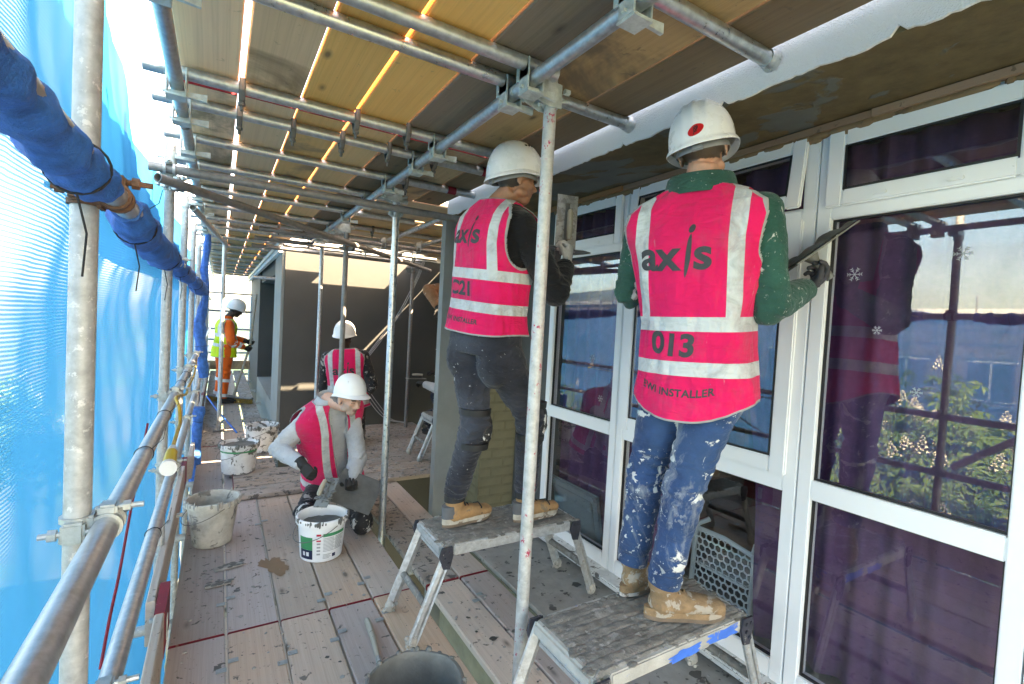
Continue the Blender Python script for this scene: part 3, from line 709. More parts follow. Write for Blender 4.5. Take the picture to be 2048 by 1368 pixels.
for y, xr in ((-.4,1.5),(.96,1.50),(1.45,1.0),(1.595,1.508),(2.295,1.508),(2.60,1.508),(3.11,1.505),(3.64,1.20),(4.34,1.505),(5.0,2.35),(5.65,2.35),(6.2,2.35)):
    pipe('transom', (-.27,y,TZ), (xr,y,TZ), 'galv' if y not in (.96,1.595) else 'galv_new')
    for lx in (LXL, LXR): inst('wedge_bracket', BR, (lx,y,LZ), SC)
for y in (7.0,7.9,8.8,9.7,10.6,11.5,12.4,13.3,14.2): pipe('transom', (-.27,y,TZ), (.66,y,TZ))
for y in (2.295,2.60,3.11): MB().tube([(1.30,y,TZ),(1.36,y,TZ)], .0256, 14).build('red_tape_band', M['red'], SC)
for y in (.96,1.595): MB().tube([(1.468,y,TZ),(1.504,y,TZ)], [.027,.034], 16).build('end_flange', M['galv_new'], SC)
# board clamps hanging from transoms
clm = MB(); clm.tube([(0,-.028,.03),(0,-.034,-.02),(0,-.01,-.05),(0,.012,-.05),(0,.032,-.02),(0,.028,.03)], [(.012,.004)]*6, 8, ref=V(1,0,0)); clm.tube([(0,0,-.03),(0,0,-.09)], .007, 8); clm.tube([(0,0,-.07),(0,0,-.058)], .014, 6)
cme = clm.mesh('board_clamp'); cme.materials.append(M['dark_steel'])
for x, y in ((.052,2.295),(.052,2.60),(.277,2.60),(.503,2.295),(.74,2.295),(.503,2.60),(.74,2.60),(1.008,3.11),(1.0,2.60),(.5,5.65),(.74,5.65),(1.3,5.0),(1.2,5.65)): inst('board_clamp', cme, (x,y,TZ), SC)
# inner standards
def std_coupler(x, y, zs, side):
    for z in zs: pass
for i, (x, y, top, mat) in enumerate(((1.03,1.52,2.45,'galv_red'),(1.03,3.35,2.40,'galv_new'),(1.03,4.90,2.42,'tube_dark'),(1.03,6.22,2.41,'galv'))):
    pipe('standard', (x,y,-1.2), (x,y,top), mat)
pipe('standard', (2.24,6.42,.045), (2.24,6.42,2.36), 'tube_dark'); pipe('standard', (.03,7.07,.0), (.03,7.07,2.42), 'galv')
MB().rbox((-.03,7.0,.001),(.09,7.14,.012), .003).build('base_plate', M['dark_steel'], SC)
def yoke(x, y, z):         # perforated bracket tying the ledger to the standard
    mb = MB()
    for s_ in (-1,1):
        poly = [(-.155,.0),(-.13,.03),(-.035,.045),(.028,.04),(.03,-.045),(-.03,-.05),(-.11,-.028),(-.155,-.02)]
        mb.prism([(x+p[0], z+p[1]) for p in poly], .005, 1, y+s_*.029-.0025)
    mb.tube([(x,y,z-.04),(x,y,z+.04)], .0295, 16); mb.tube([(x+.03,y-.045,z+.012),(x+.05,y-.045,z+.012)], .012, 6)
    mb.tube([(x-.05,y,z-.04),(x+.075,y,z+.005)], .007, 8); mb.tube([(x-.09,y-.05,z-.018),(x-.09,y+.05,z-.018)], .008, 8)
    mb.build('standard_bracket', M['coup_pale'], SC)
for y in (1.52,3.35,4.90,6.22): yoke(1.03, y, LZ+.005)
# outer standards and brackets
LX = -.25
for i, y in enumerate((-.7,1.356,3.245,4.568,5.967,7.45,9.0,10.6,12.2,13.9)):
    pipe('standard', (LX,y,-1.6), (LX,y,3.0), 'galv_old')
    mb = MB(); mb.rbox((LX+.02,y-.03,LZ-.05),(LXL+.03,y+.03,LZ-.03), .003); mb.tube([(LX,y,LZ-.075),(LX,y,LZ-.015)], .030, 16); mb.tube([(LX-.06,y+.03,LZ-.04),(LX+.06,y+.03,LZ-.04)], .007, 8); mb.tube([(LX+.045,y+.03,LZ-.04),(LX+.055,y+.03,LZ-.04)], .013, 6); mb.build('standard_bracket', M['coup_pale'], SC)
# guard rails
RX = -.198
for z, nm in ((1.045,'galv'),(.64,'galv'),(1.76,'galv')):
    pipe('guard_rail', (RX,-1.2,z), (RX,6.6,z), nm)
    pipe('guard_rail', (RX,6.65,z), (RX,14.3,z), nm)
for i, y in enumerate((1.356,3.245,4.568,5.967)):
    for z in (1.045,.64,1.76):
        k = 'r' if (z == 1.76 and i == 0) else 'z'
        coupler((LX,y,z-.0), (0,0,1), (0,1,0), (1,0,0), k)
# cross tubes and braces
pipe('cross_tube', (-.34,3.20,2.262), (2.2,3.20,2.262), 'tube_dark'); coupler((LX,3.245,2.262),(0,0,1),(1,0,0),(0,-1,0)); coupler((1.03,3.35,2.262),(0,0,1),(1,0,0),(0,-1,0),'z')
bd = unit(V(2.62,2.94,0)); bp0 = V(-.29,3.09,2.185); pipe('brace', bp0, bp0+bd*3.95, 'tube_dark')
coupler((LX,3.245,2.185),(0,0,1),tuple(bd),(.75,-.65,0)); coupler((1.03,4.90,2.19),(0,0,1),tuple(bd),(.75,-.65,0),'d'); coupler((2.24,6.42,2.19),(0,0,1),tuple(bd),(-.75,.65,0),'d')
for y, z in ((5.3,2.33),(6.0,2.33),(6.55,2.31)): pipe('cross_tube', (.3,y,z), (2.4,y,z), 'tube_dark')
for (x, y) in ((1.5,5.3),(1.62,5.3),(1.9,5.3),(2.1,6.0),(1.5,6.0)): coupler((x,y,2.38),(0,1,0),(1,0,0),(0,0,-1))
for x in (1.55,1.95): pipe('ledger', (x,3.75,2.382), (x,6.5,2.382), 'galv_new')
pipe('brace', (-.2,4.5,2.30), (.05,7.1,2.34), 'galv_old'); pipe('brace', (LX+.055,6.0,.3), (LX+.055,9.0,2.3), 'galv_old')
pipe('putlog', (.40,7.9,2.02), (.76,7.82,2.02), 'galv_new')
for y in (1.75,2.9,4.0): pipe('putlog', (-.42,y,-.07), (1.45,y,-.07), 'galv_old')
for y in (5.2,6.4,8,9.5,11,12.5,14): pipe('putlog', (-.42,y,-.07), (.66,y,-.07), 'galv_old')
# diagonal brace outside with small coupler as mirrored in the glass
pipe('brace', (-.302,1.30,.68), (-.302,-.65,2.36), 'galv_old')
# far end rails, board and net
for z in (.45,.78,1.05,1.5,1.95): pipe('guard_rail', (-.45,14.22,z), (.72,14.22,z), 'tube_dark' if z == 1.5 else 'galv')
MB().rbox((-.4,14.16,.03),(.70,14.2,.25), .004).build('toe_board', M['brown_board'], SC)
# toe boards
for (y0, y1, x, red) in ((-1.3,2.78,-.185,True),(2.62,5.1,-.228,True),(5.12,9.0,-.19,True),(9.02,14.1,-.19,False)):
    me = board_mesh(.205, y1-y0, .036, M['toe'], 1, False); o = inst('toe_board', me, (x+.018,(y0+y1)/2,.108), SC); o.rotation_euler = (0,R_(90),0)
    if red: MB().box((x-.0195,y1-.28,.004),(x+.0195,y1+.002,.2125)).build('red_painted_end', M['red'], SC, False)
for y in (1.95,2.62,3.9): MB().rbox((LX+.02,y-.02,.12),(-.165,y+.02,.135), .002).rbox((-.166,y-.02,.03),(-.162,y+.02,.135), .001).build('toe_board_clip', M['coup_pale'], SC)
# inner-edge tie brackets in the gap
for (x,y) in ((1.50,3.1),(1.49,3.45)): MB().rbox((x-.02,y-.002,-.06),(x+.02,y+.002,.02), .001).rbox((x-.02,y-.03,-.06),(x+.02,y-.002,-.055), .001).build('tie_bracket', M['coup_pale'], SC)

# ------------------------------------------------------------------ netting
ny, nz = 300, 90; yy = np.linspace(-2.2, 14.4, ny)
def net_top(y): return float(np.interp(y, [-2.2,1.2,2.2,2.6,2.9,3.3,7.5,14.4],[3.1,3.1,2.62,2.5,2.26,2.14,2.02,2.0]))
vs = []
for i in range(nz):
    for y in yy:
        t = i/(nz-1); z = -1.9+t*(net_top(y)+1.9)
        bil = .05*math.sin(math.pi*((y+.7) % 2.0)/2.0)*(1 if z < 1.7 else .5)+.03*noise.noise((y*1.5,z*1.2,0))+.016*noise.noise((y*6+z*3,z*1.3,5))+.006*noise.noise((y*14-z*9,z*5,8))
        pull = .05*math.exp(-((z-1.76)/.16)**2)
        vs.append((-.345-bil+pull, y, z))
MB().add(vs, [(i*ny+j,i*ny+j+1,(i+1)*ny+j+1,(i+1)*ny+j) for i in range(nz-1) for j in range(ny-1)]).build('debris_net', M['net'], None, True, org=(-.345,6,-1.9), label='translucent blue debris net hung along the outer side of the scaffold', category='net')
n2 = []
for i in range(20):
    for j in range(16): x = -.6+1.5*j/15; z = -.6+2.5*i/19; n2.append((x, 14.34+.05*math.sin(x*5+z), z))
MB().add(n2, [(i*16+j,i*16+j+1,(i+1)*16+j+1,(i+1)*16+j) for i in range(19) for j in range(15)]).build('debris_net', M['net'], None, True, org=(.1,14.34,-.6), label='blue debris net closing the far end of the walkway', category='net')
# upper second sheet, paler, beyond the first
n3 = []; yy3 = np.linspace(2.6, 14, 60)
for i in range(16):
    for y in yy3: t = i/15; zt = float(np.interp(y,[2.6,3.6,14],[3.4,2.6,2.5])); z = 1.75+t*(zt-1.75); n3.append((-.48-.04*math.sin(y*2.2)-.02*math.sin(z*4+y), y, z))
MB().add(n3, [(i*60+j,i*60+j+1,(i+1)*60+j+1,(i+1)*60+j) for i in range(15) for j in range(59)]).build('debris_net', M['net'], None, True, org=(-.48,8,.2), label='outer overlapping sheet of blue debris net behind the first', category='net')
def roll(pts, rs, lab, seed, kind='debris_net_bundle'):
    pts = [np.array(p, float) for p in pts]; P = []; Rr = []
    m = 46
    for i in range(m):
        u = i/(m-1)*(len(pts)-1); k = min(int(u), len(pts)-2); f = u-k; f2 = f*f*(3-2*f)
        P.append(pts[k]*(1-f)+pts[k+1]*f); Rr.append((rs[k]*(1-f2)+rs[k+1]*f2)*(1+.12*math.sin(u*9+seed)))
    mb = MB(); mb.tube(P, Rr, 28)
    for k_, p in enumerate(mb.v):
        q = Vector(p); j = k_ % 28
        nrm = (q-Vector(P[min(k_//28, m-1)])).normalized()
        q += nrm*(.14*Rr[min(k_//28, m-1)]*(.35+noise.noise(q*14+Vector((seed,0,0))))+.06*Rr[min(k_//28, m-1)]*math.sin(j/28*2*math.pi*6+k_//28*.5)); mb.v[k_] = tuple(q)
    o = mb.build(kind, M['net_roll'], None, True, org=pts[0], label=lab, category='net')
    ti = MB()
    for f in ((.3,.75) if seed != 1 else (.72,)):
        i = int(f*(m-1)); c = P[i]; t = unit(P[i+1]-P[i-1]); A = unit(V(0,0,1)-t*t[2]); Bq = np.cross(t, A); r = Rr[i]*1.06+.002
        ti = MB(); ti.tube([c+A*r*math.cos(a)+Bq*r*math.sin(a)+t*.004*math.sin(a*2) for a in np.linspace(0,2*math.pi,20)[:-1]], .0022, 5, closed=True)
        e = c+A*-r; ti.tube([e+V(0,0,.002), e+V(.01,.02,-.06), e+V(.0,.05,-.13)], .0018, 5)
        ti.build('cable_tie', M['black'], o)
    return o
roll([(-.199,.45,1.759),(-.2,.62,1.757),(-.202,.76,1.753),(-.203,.95,1.747),(-.203,1.12,1.748),(-.2,1.22,1.757)], [.0285,.0288,.0305,.0345,.0355,.0278], 'fat bundle of rolled blue net sagging over the top rail before the rusty coupler', 1)
roll([(-.2,1.50,1.76),(-.21,1.66,1.752),(-.21,2.1,1.742),(-.208,2.6,1.742),(-.2,2.9,1.755)], [.028,.046,.046,.05,.032], 'rolled blue net tied around the top rail just past the rusty coupler', 2)
roll([(-.2,3.1,1.76),(-.205,3.5,1.748),(-.2,4.1,1.75),(-.2,4.45,1.757)], [.03,.045,.045,.03], 'short rolled blue net on the top rail between the next two standards', 3)
roll([(-.2,4.7,1.76),(-.19,5.2,1.745),(-.18,5.8,1.73),(-.13,6.3,1.70)], [.035,.055,.06,.03], 'knotted end of rolled blue net on the top rail, farthest along', 4)
roll([(-.13,6.35,2.35),(-.16,6.35,1.95),(-.13,6.3,1.70),(-.19,6.3,1.35),(-.15,6.25,1.0),(-.13,6.3,.78)], [.03,.035,.03,.055,.05,.045], 'loose blue net hanging down as a twisted swag beside the walkway', 5)
roll([(-.15,5.7,.55),(-.16,5.7,.3),(-.17,5.6,-.2)], [.05,.04,.05], 'lower blue net swag below the guard rails', 6)
MB().tube([(-.12,7.9,.32),(.0,7.4,.22),(.14,6.9,.12),(.22,6.7,.05)], .011, 8).build('blue_strap', M['net_roll'], None, True, org=(-.12,7.9,.32), label='blue strap slanting down from the rail to the walkway boards', category='strap')
MB().tube(smooth_path([(-.31,2.05+.16*k,.30+.085*k+.012*math.sin(k*2.1)) for k in range(8)]), .0055, 6).build('red_white_rope', M['red'], None, True, org=(-.31,2.05,.30), label='red flecked rope hanging against the blue net behind the rails', category='rope')
# yellow lead with connector
L_ = MB().tube(smooth_path([(-.19,6.0,1.02),(-.165,4.9,1.0),(-.16,4.3,1.0),(-.16,3.7,1.02),(-.15,3.26,1.045),(-.17,2.86,1.09),(-.15,2.74,1.06),(-.142,2.68,1.0),(-.14,2.5,1.0),(-.14,2.32,.995),(-.14,2.25,.99)]), .007, 8)
cb = thing('extension_lead', (-.14,2.15,.95), 'yellow extension lead along the guard rail with a chunky yellow and white connector', 'cable')
L_.build('cable', M['cable_y'], cb)
ax = [(-.14,2.25,.99),(-.14,2.20,.982)]
MB().tube([ax[0],ax[1]], [.012,.019], 14).build('cable_gland', M['white_pl'], cb)
MB().tube([(-.14,2.199,.9815),(-.14,2.14,.972),(-.14,2.085,.963)], [(.020,.019),(.023,.021),(.021,.020)], 14).build('connector_body', M['yellow'], cb)
MB().tube([(-.14,2.0845,.963),(-.14,2.065,.96)], [(.028,.026),(.029,.027)], 16).build('flange', M['white_pl'], cb)
for y_, z_ in ((1.95,1.045),(2.62,1.045),(3.7,1.045),(2.3,.64),(3.1,.64),(4.2,1.045),(1.62,1.76)):      # black tie wires round the rails
    c_ = V(RX,y_,z_); ring = [c_+V(.0262*math.cos(a),.004*math.sin(a*2),.0262*math.sin(a)) for a in np.linspace(0,2*math.pi,19)[:-1]]
    MB().tube(ring, .0016, 5, closed=True).build('tie_wire', M['black'], SC); e_ = c_+V(.02,0,.017); MB().tube([e_, e_+V(.03,.01,.03), e_+V(.035,.03,.07)], .0012, 5).build('tie_wire', M['black'], SC)
# white cable bundle in the recess
cbx = thing('cable_bundle', (2.0,6.7,.05), 'bundle of white cables hanging in a curve in front of the grey wing wall', 'cable')
for k in range(3):
    o = k*.016
    MB().tube(smooth_path([(2.36+o,6.3,2.42),(2.27+o,6.42,2.05),(2.10+o*.7+.02*(k%2),6.55,1.6),(1.86+o*1.4,6.66,1.2),(1.68+o*1.2,6.72,.88),(1.70+o*2.2,6.71,.58),(1.86+o*3,6.69,.3),(2.05+o*2,6.66,.12),(2.3,6.6+o,.07)]), .0055, 6).build('cable', M['cable_w'], cbx)
# ------------------------------------------------------------------ work platforms
def platform(cx, cy, zt, rot, label, edge, hl=.40, zf=0.):
    o = thing('work_platform', (cx,cy,zf), label, 'platform', 'folding aluminium work platforms')
    T = Matrix.Translation((cx,cy,0)) @ Matrix.Rotation(rot,4,'Z'); hw = .165
    def bld(mb, n, m, **k):
        mb.v = [tuple(T @ Vector(p)) for p in mb.v]; return mb.build(n, m, o, **k)
    rg = np.random.RandomState(int(cx*100))
    nx, nyv = 170, 76; vs = []
    for i in range(nx):
        for j in range(nyv):
            u, v = -hl+2*hl*i/(nx-1), -hw+2*hw*j/(nyv-1)
            gr = abs(((v+.165) % .041)/.041-.5)*2; z = zt-.006*max(0,1-gr/.30)*(.7+.6*noise.noise((u*6,v*9,4)))+.004*noise.noise((u*7+cx*9,v*22,1))+.0028*noise.noise((u*34,v*60,cx))+.0012*noise.noise((u*130,v*130,2))
            e = min(hl-abs(u), hw-abs(v)); z -= .012*max(0,1-e/.012)**2
            vs.append((u,v,z))
    fs_ = [(i*nyv+j,(i+1)*nyv+j,(i+1)*nyv+j+1,i*nyv+j+1) for i in range(nx-1) for j in range(nyv-1)]
    bld(MB().add(vs, fs_), 'tread', M['plat'])
    cr = MB()
    for k in range(150):
        if rg.rand() < .7: u, v = (rg.uniform(-hl,hl), rg.choice([-1,1])*(hw-rg.uniform(-.008,.03))) if rg.rand() < .6 else (rg.choice([-1,1])*(hl-rg.uniform(-.006,.04)), rg.uniform(-hw,hw))
        else: u, v = rg.uniform(-hl,hl), rg.uniform(-hw,hw)
        s0 = .004+.012*rg.rand()**2; cr.ell((u,v,zt-.002-.006*(abs(v) > hw-.005)), (s0*rg.uniform(.7,2.2),s0,s0*rg.uniform(.2,.42)), n=8, m=5)
    bld(cr, 'mortar_crust', M['plat'], kind='stuff')
    for s_ in (-1,1):
        r1 = bld(MB().rbox((-hl+.05,s_*hw-.012,zt-.058),(hl-.05,s_*hw+.012,zt-.006), .005), 'side_rail', edge)
        bld(MB().rbox((s_*hl-.02,-hw+.004,zt-.055),(s_*hl+.014,hw-.004,zt-.004), .01), 'end_rail', edge)
        bld(MB().rbox((s_*(hl-.012)-.012,-hw+.02,zt-.095),(s_*(hl-.012)+.012,hw-.02,zt-.072), .004), 'under_bar', M['alu'])
        for t_ in (-1,1):
            a = V(s_*(hl-.025),t_*(hw+.002),zt-.03); f = V(s_*(hl+.14),t_*(hw+.0),zf+.03)
            d = unit(f-a); nrm = V(0,1,0)
            lg = MB(); lg.tube([a,f], [(.027,.0125),(.027,.0125)], 4, ref=unit(np.cross(d,nrm))*1.)
            # channel profile: two flanges
            w = np.cross(d, nrm)
            for q in (-1,1): lg.tube([a+w*.02*q+V(0,t_*.010,0), f+w*.02*q+V(0,t_*.010,0)], [(.006,.008)]*2, 4, ref=w)
            bld(lg, 'leg', M['alu'], smooth=False)
            ft = MB(); ft.ell((f[0],f[1],zf+.035), (.03,.022,.034), n=10, m=7)
            for k in range(14): ft.ell((f[0]+rg.uniform(-.03,.03),f[1]+rg.uniform(-.02,.02),zf+rg.uniform(.012,.06)), (rg.uniform(.006,.014),)*3, n=6, m=4)
            bld(ft, 'foot', M['bucket_dirty'])
            hp = MB(); X = s_*(hl-.012); Yy = t_*(hw+.0165)
            poly = [(X-.03,zt-.008),(X+.025,zt-.008),(X+.03,zt-.05),(X+.015,zt-.115),(X-.02,zt-.11),(X-.042,zt-.05)]
            hp.prism(poly, .008, 1, Yy-.004); 
            for (dx,dz) in ((-.015,-.03),(.012,-.03),(-.012,-.06),(.008,-.085)):
                hp.tube([(X+dx,Yy,zt+dz),(X+dx,Yy+t_*.010,zt+dz)], .007, 8)
            bld(hp, 'hinge_plate', M['hinge'])
        z = zf+.19; xx = s_*(hl+.14-(.14+.025)*(z-zf-.03)/(zt-.03-zf-.03)); bld(MB().tube([(xx,-hw,z),(xx,hw,z)], (.018), 10), 'rung', M['plat'])
    return o
M['hinge'] = plain('black_hinge_caked', (.03,.032,.045), .6, var=.4, blotch=(.33,.32,.30), blotch_t=.6, bscale=24.)
platform(1.345, 2.25, .47, 0, 'mortar-caked aluminium platform under the tan-booted man in dark jeans', M['alu'])
p_ = platform(1.40, 1.245, .47, 0, 'thickly caked platform with blue and orange paint under the man in splashed jeans', M['plat_edge'], .378)
def ragged(a0, a1, z0, z1, fix, axis, mat, nm, seed):
    n = 44; pts = []
    for i in range(n):
        a = 2*math.pi*i/n; ca, sa = math.cos(a), math.sin(a); k = max(abs(ca),abs(sa)); q = 1+.45*noise.noise((ca*2.3+seed,sa*2.3,seed))-.12
        u = (a0+a1)/2+(a1-a0)/2*ca/k*q; z = (z0+z1)/2+(z1-z0)/2*sa/k*min(1.05,q); pts.append((u,fix,z) if axis == 1 else (fix,u,z))
    MB().add([tuple(np.mean(np.array(pts),axis=0))]+pts, [(0,1+i,1+(i+1)%n) for i in range(n)]).build(nm, mat, p_, False, fixn=False)
ragged(1.53,1.71,.416,.458,1.0672,1,M['blue_paint'],'blue_paint_patch',1.); ragged(1.33,1.50,.408,.446,1.0672,1,M['blue_paint'],'blue_paint_patch',5.); ragged(1.50,1.545,.412,.424,1.0670,1,M['orange_paint'],'orange_paint_patch',3.)
for k, (a, b_) in enumerate(((1.10,1.14),(1.17,1.20),(1.23,1.25),(1.29,1.36))): ragged(a,b_,.425,.455,1.0066,0,M['orange_paint'] if k < 2 else M['blue_paint'],'paint_patch',7.+k)
platform(2.375, 4.95, .515, 0, 'aluminium platform mostly hidden behind the grey pier', M['alu'], zf=.045)
# size marks embossed on the legs of the platform
def text_mesh(body, size, bold=.0, subdiv=.0, spacing=1.0):
    cu = bpy.data.curves.new('text', 'FONT'); cu.body = body; cu.size = size; cu.align_x = 'CENTER'; cu.align_y = 'CENTER'; cu.offset = bold; cu.space_character = spacing; cu.resolution_u = 6
    o = bpy.data.objects.new('text', cu); COL.objects.link(o); dg = bpy.context.evaluated_depsgraph_get()
    me = bpy.data.meshes.new_from_object(o.evaluated_get(dg)); bpy.data.objects.remove(o); bpy.data.curves.remove(cu)
    bm = bmesh.new(); bm.from_mesh(me); bmesh.ops.remove_doubles(bm, verts=bm.verts[:], dist=1e-5); bmesh.ops.triangulate(bm, faces=bm.faces[:])
    if subdiv:
        for k in range(5):
            es = [e for e in bm.edges if e.calc_length() > subdiv]
            if not es: break
            bmesh.ops.subdivide_edges(bm, edges=es, cuts=1); bmesh.ops.triangulate(bm, faces=bm.faces[:])
    vs = np.array([v.co[:] for v in bm.verts]); bm.verts.index_update(); fs_ = [tuple(v.index for v in f.verts) for f in bm.faces]; bm.free(); bpy.data.meshes.remove(me)
    return vs, fs_

# ------------------------------------------------------------------ buckets
def bucket(cx, cy, z0, rb_, rt, h, mat, label, fill=.6, rim=.012, lump=.0, cem='cement', handle=True, seed=1):
    o = thing('bucket', (cx,cy,z0), label, 'bucket', 'plasterers buckets')
    def jit(r, z, a):
        k = 1+lump*noise.noise((math.cos(a)*2+seed, math.sin(a)*2, z*9)); return (r*k, z+lump*.25*noise.noise((math.cos(a)*3,math.sin(a)*3,seed))*(1 if z > h*.8 else 0))
    prof = [(0.001,0),(rb_-.01,0),(rb_,.008)]
    for k in range(1,9): prof.append((rb_+(rt-rb_)*k/9, h*k/9))
    prof += [(rt,h-.035),(rt+rim,h-.034),(rt+rim,h-.004),(rt+rim*.6,h),(rt-.002,h),(rt-.006,h-.006)]
    for k in range(6,0,-1): prof.append((rb_+(rt-rb_)*k/7-.005, h*k/7))
    prof += [(rb_-.01,.012),(.001,.012)]
    MB().lathe(prof, (cx,cy,z0), 40, jit).build('shell', mat, o)
    if fill:
        zf = h*fill; rf = rb_+(rt-rb_)*fill-.006; vs = [(cx,cy,z0+zf-.01)]; fs_ = []; nr = 9; na = 36
        for i in range(1,nr+1):
            for j in range(na):
                a = 2*math.pi*j/na; r = rf*i/nr; vs.append((cx+r*math.cos(a), cy+r*math.sin(a), z0+zf+.012*noise.noise((r*22*math.cos(a)+seed, r*22*math.sin(a), 3))+(.012*(i/nr)**4)))
        for j in range(na): fs_.append((0,1+j,1+(j+1)%na))
        for i in range(nr-1):
            for j in range(na): fs_.append((1+i*na+j,1+(i+1)*na+j,1+(i+1)*na+(j+1)%na,1+i*na+(j+1)%na))
        MB().add(vs, fs_).build('mortar', M[cem], o)
    rg = np.random.RandomState(seed); mb = MB()                   # dried drips round the rim
    for k in range(60 if handle else 26):
        a = rg.uniform(0,6.28); w = rg.uniform(.006,.02)*(1 if handle else 1.8); zz = h-rg.uniform(.004,.02)
        mb.ell((cx+(rt+rim*.8)*math.cos(a), cy+(rt+rim*.8)*math.sin(a), z0+zz), (w*.5,w*.5,rg.uniform(.006,.03)), n=7, m=5)
    mb.build('rim_drips', M['cement_dry' if cem != 'cement' else 'cement'], o, True, kind='stuff')
    if handle:
        a0 = -1.2; e1 = V(cx+(rt+rim)*math.cos(a0), cy+(rt+rim)*math.sin(a0), z0+h-.03); e2 = V(cx+(rt+rim)*math.cos(a0+math.pi*.96), cy+(rt+rim)*math.sin(a0+math.pi*.96), z0+h-.03)
        pts = [e1]+[V(cx+(rt+rim+.012)*math.cos(a), cy+(rt+rim+.012)*math.sin(a), z0+h-.03-.10*math.sin((a-a0+0)/(math.pi*1.04)*-math.pi)) for a in np.linspace(a0,a0-math.pi*1.04,15)]
        MB().tube(pts[1:], .0025, 6).build('handle', M['dark_steel'], o)
    return o
bucket(0.0,3.67,0.,.112,.150,.30, M['bucket_dirty'], 'pale mortar-caked bucket with a yellow smear next to the toe board', .5, seed=2, lump=.03, cem='cement_dry')
wb = bucket(.60,3.215,0.,.125,.146,.265, M['bucket_white'], 'white bucket with green and navy label in front of the kneeling man', .72, seed=3)
bucket(.19,5.08,.046,.135,.155,.27, M['bucket_splat'], 'white bucket with grey splashes and a thin green band, on the raised cross boards', .86, seed=4, lump=.02)
bucket(.44,5.95,.002,.14,.16,.29, M['bucket_splat'], 'splashed bucket of grey mortar standing behind the raised cross boards', .7, seed=5, lump=.02)
bucket(.615,1.535,0.,.125,.158,.285, M['cement'], 'mortar-coated bucket of wet grey mix near the lying brush', .55, seed=6, lump=.03, handle=False)
def patch(o, cx, cy, z0, rb_, rt, h, a0, a1, zz0, zz1, mat, name, eps=.0012):
    n = 14; vs = []; 
    for z in (zz0, zz1):
        r = rb_+(rt-rb_)*z/h+eps
        for i in range(n+1): a = a0+(a1-a0)*i/n; vs.append((cx+r*math.cos(a), cy+r*math.sin(a), z0+z))
    MB().add(vs, [(i,i+1,n+2+i,n+1+i) for i in range(n)]).build(name, mat, o, True)
def lab(a0, a1, z0, z1, m, nm='label_print', e=.0012): patch(wb,.60,3.215,0.,.125,.146,.265,R_(a0),R_(a1),z0,z1,M[m],nm,e)
C0 = -101
lab(C0-62,C0-22,.085,.165,'green'); lab(C0-62,C0-22,.025,.0845,'navy'); lab(C0+4,C0+66,.168,.188,'green')
lab(C0-12,C0-1,.175,.188,'label_red'); lab(C0-12,C0-1,.140,.150,'label_red'); lab(C0+30,C0+40,.03,.052,'navy')
for k in range(10): lab(C0+5,C0+5+26+(k*7)%5,.155-.009*k,.1585-.009*k,'ink')
for k in range(10): lab(C0+36,C0+62-(k*5)%7,.155-.009*k,.1595-.009*k,'ink')
for k in range(4): lab(C0-11,C0-2,.12-.022*k,.131-.022*k,'ink')
for k in range(4): lab(C0+5,C0+28-(k*5)%8,.052-.008*k,.0555-.008*k,'ink')
for dx in (-52,-40): lab(C0+dx,C0+dx+8,.045,.07,'white_pl','label_print',.002)
b3 = [o for o in bpy.data.objects if o.name.startswith('bucket') and 'green band' in o.get('label','')][0]
patch(b3,.19,5.08,.046,.135,.155,.27,R_(-170),R_(-20),.20,.215,M['green'],'label_print')

# ------------------------------------------------------------------ small tools lying about
M['handle_wood'] = wood('tool_handle', (.34,.30,.22), (.44,.40,.31), .8, knots=False)
br_ = thing('plastering_brush', (.66,2.2,0.), 'old wooden-handled brush lying on the boards by the mortar bucket', 'brush')
MB().tube([(.672,2.36,.022),(.668,2.3,.024),(.66,2.2,.026),(.652,2.12,.022),(.648,2.08,.018)], [(.018,.013),(.021,.015),(.017,.013),(.014,.012),(.012,.011)], 12).build('handle', M['handle_wood'], br_)
MB().tube([(.648,2.08,.018),(.643,2.02,.013)], [(.013,.012),(.02,.008)], 10).build('ferrule', M['steel'], br_)
MB().rbox((.615,1.94,.002),(.675,2.02,.008), .002).build('blade', M['steel'], br_)
for (x, y, L, w, rz, l) in ((.085,3.26,.15,.05,R_(12),'flat mortar-coated float lying on the boards, the wider of two by the caked bucket'),(.035,3.07,.13,.045,R_(4),'narrow flat mortar-coated float lying by the caked bucket')):
    T = Matrix.Translation((x,y,0)) @ Matrix.Rotation(rz,4,'Z'); f = thing('float', (x,y,0), l, 'float')
    MB().rbox((-L/2,-w/2,.003),(L/2,w/2,.014), .004, T).build('blade', M['cement_dry'], f); mb = MB()
    rg = np.random.RandomState(int(x*1000)); 
    for k in range(16): mb.ell(T @ Vector((rg.uniform(-L/2,L/2),rg.uniform(-w/2,w/2),.014)), (rg.uniform(.008,.02),rg.uniform(.006,.012),.004), n=7, m=5)
    mb.build('mortar', M['cement'], f)
M['brown_wet'] = plain('brown_water_stain', (.20,.115,.065), .35, var=.15)
vs = [(.32,3.18,.0028)]; n = 40
for i in range(n):
    a = 2*math.pi*i/n; r = .10+.06*noise.noise((math.cos(a)*1.4,math.sin(a)*1.4,7))+.04*noise.noise((math.cos(a)*4,math.sin(a)*4,2)); vs.append((.325+r*.62*math.cos(a)-.03*math.sin(a),3.18+r*1.35*math.sin(a),.0026))
MB().add(vs, [(0,1+i,1+(i+1)%n) for i in range(n)]).build('water_stain', M['brown_wet'], None, False, org=(.32,3.18,0), label='brown wet stain on the boards left of the white bucket', category='stain')
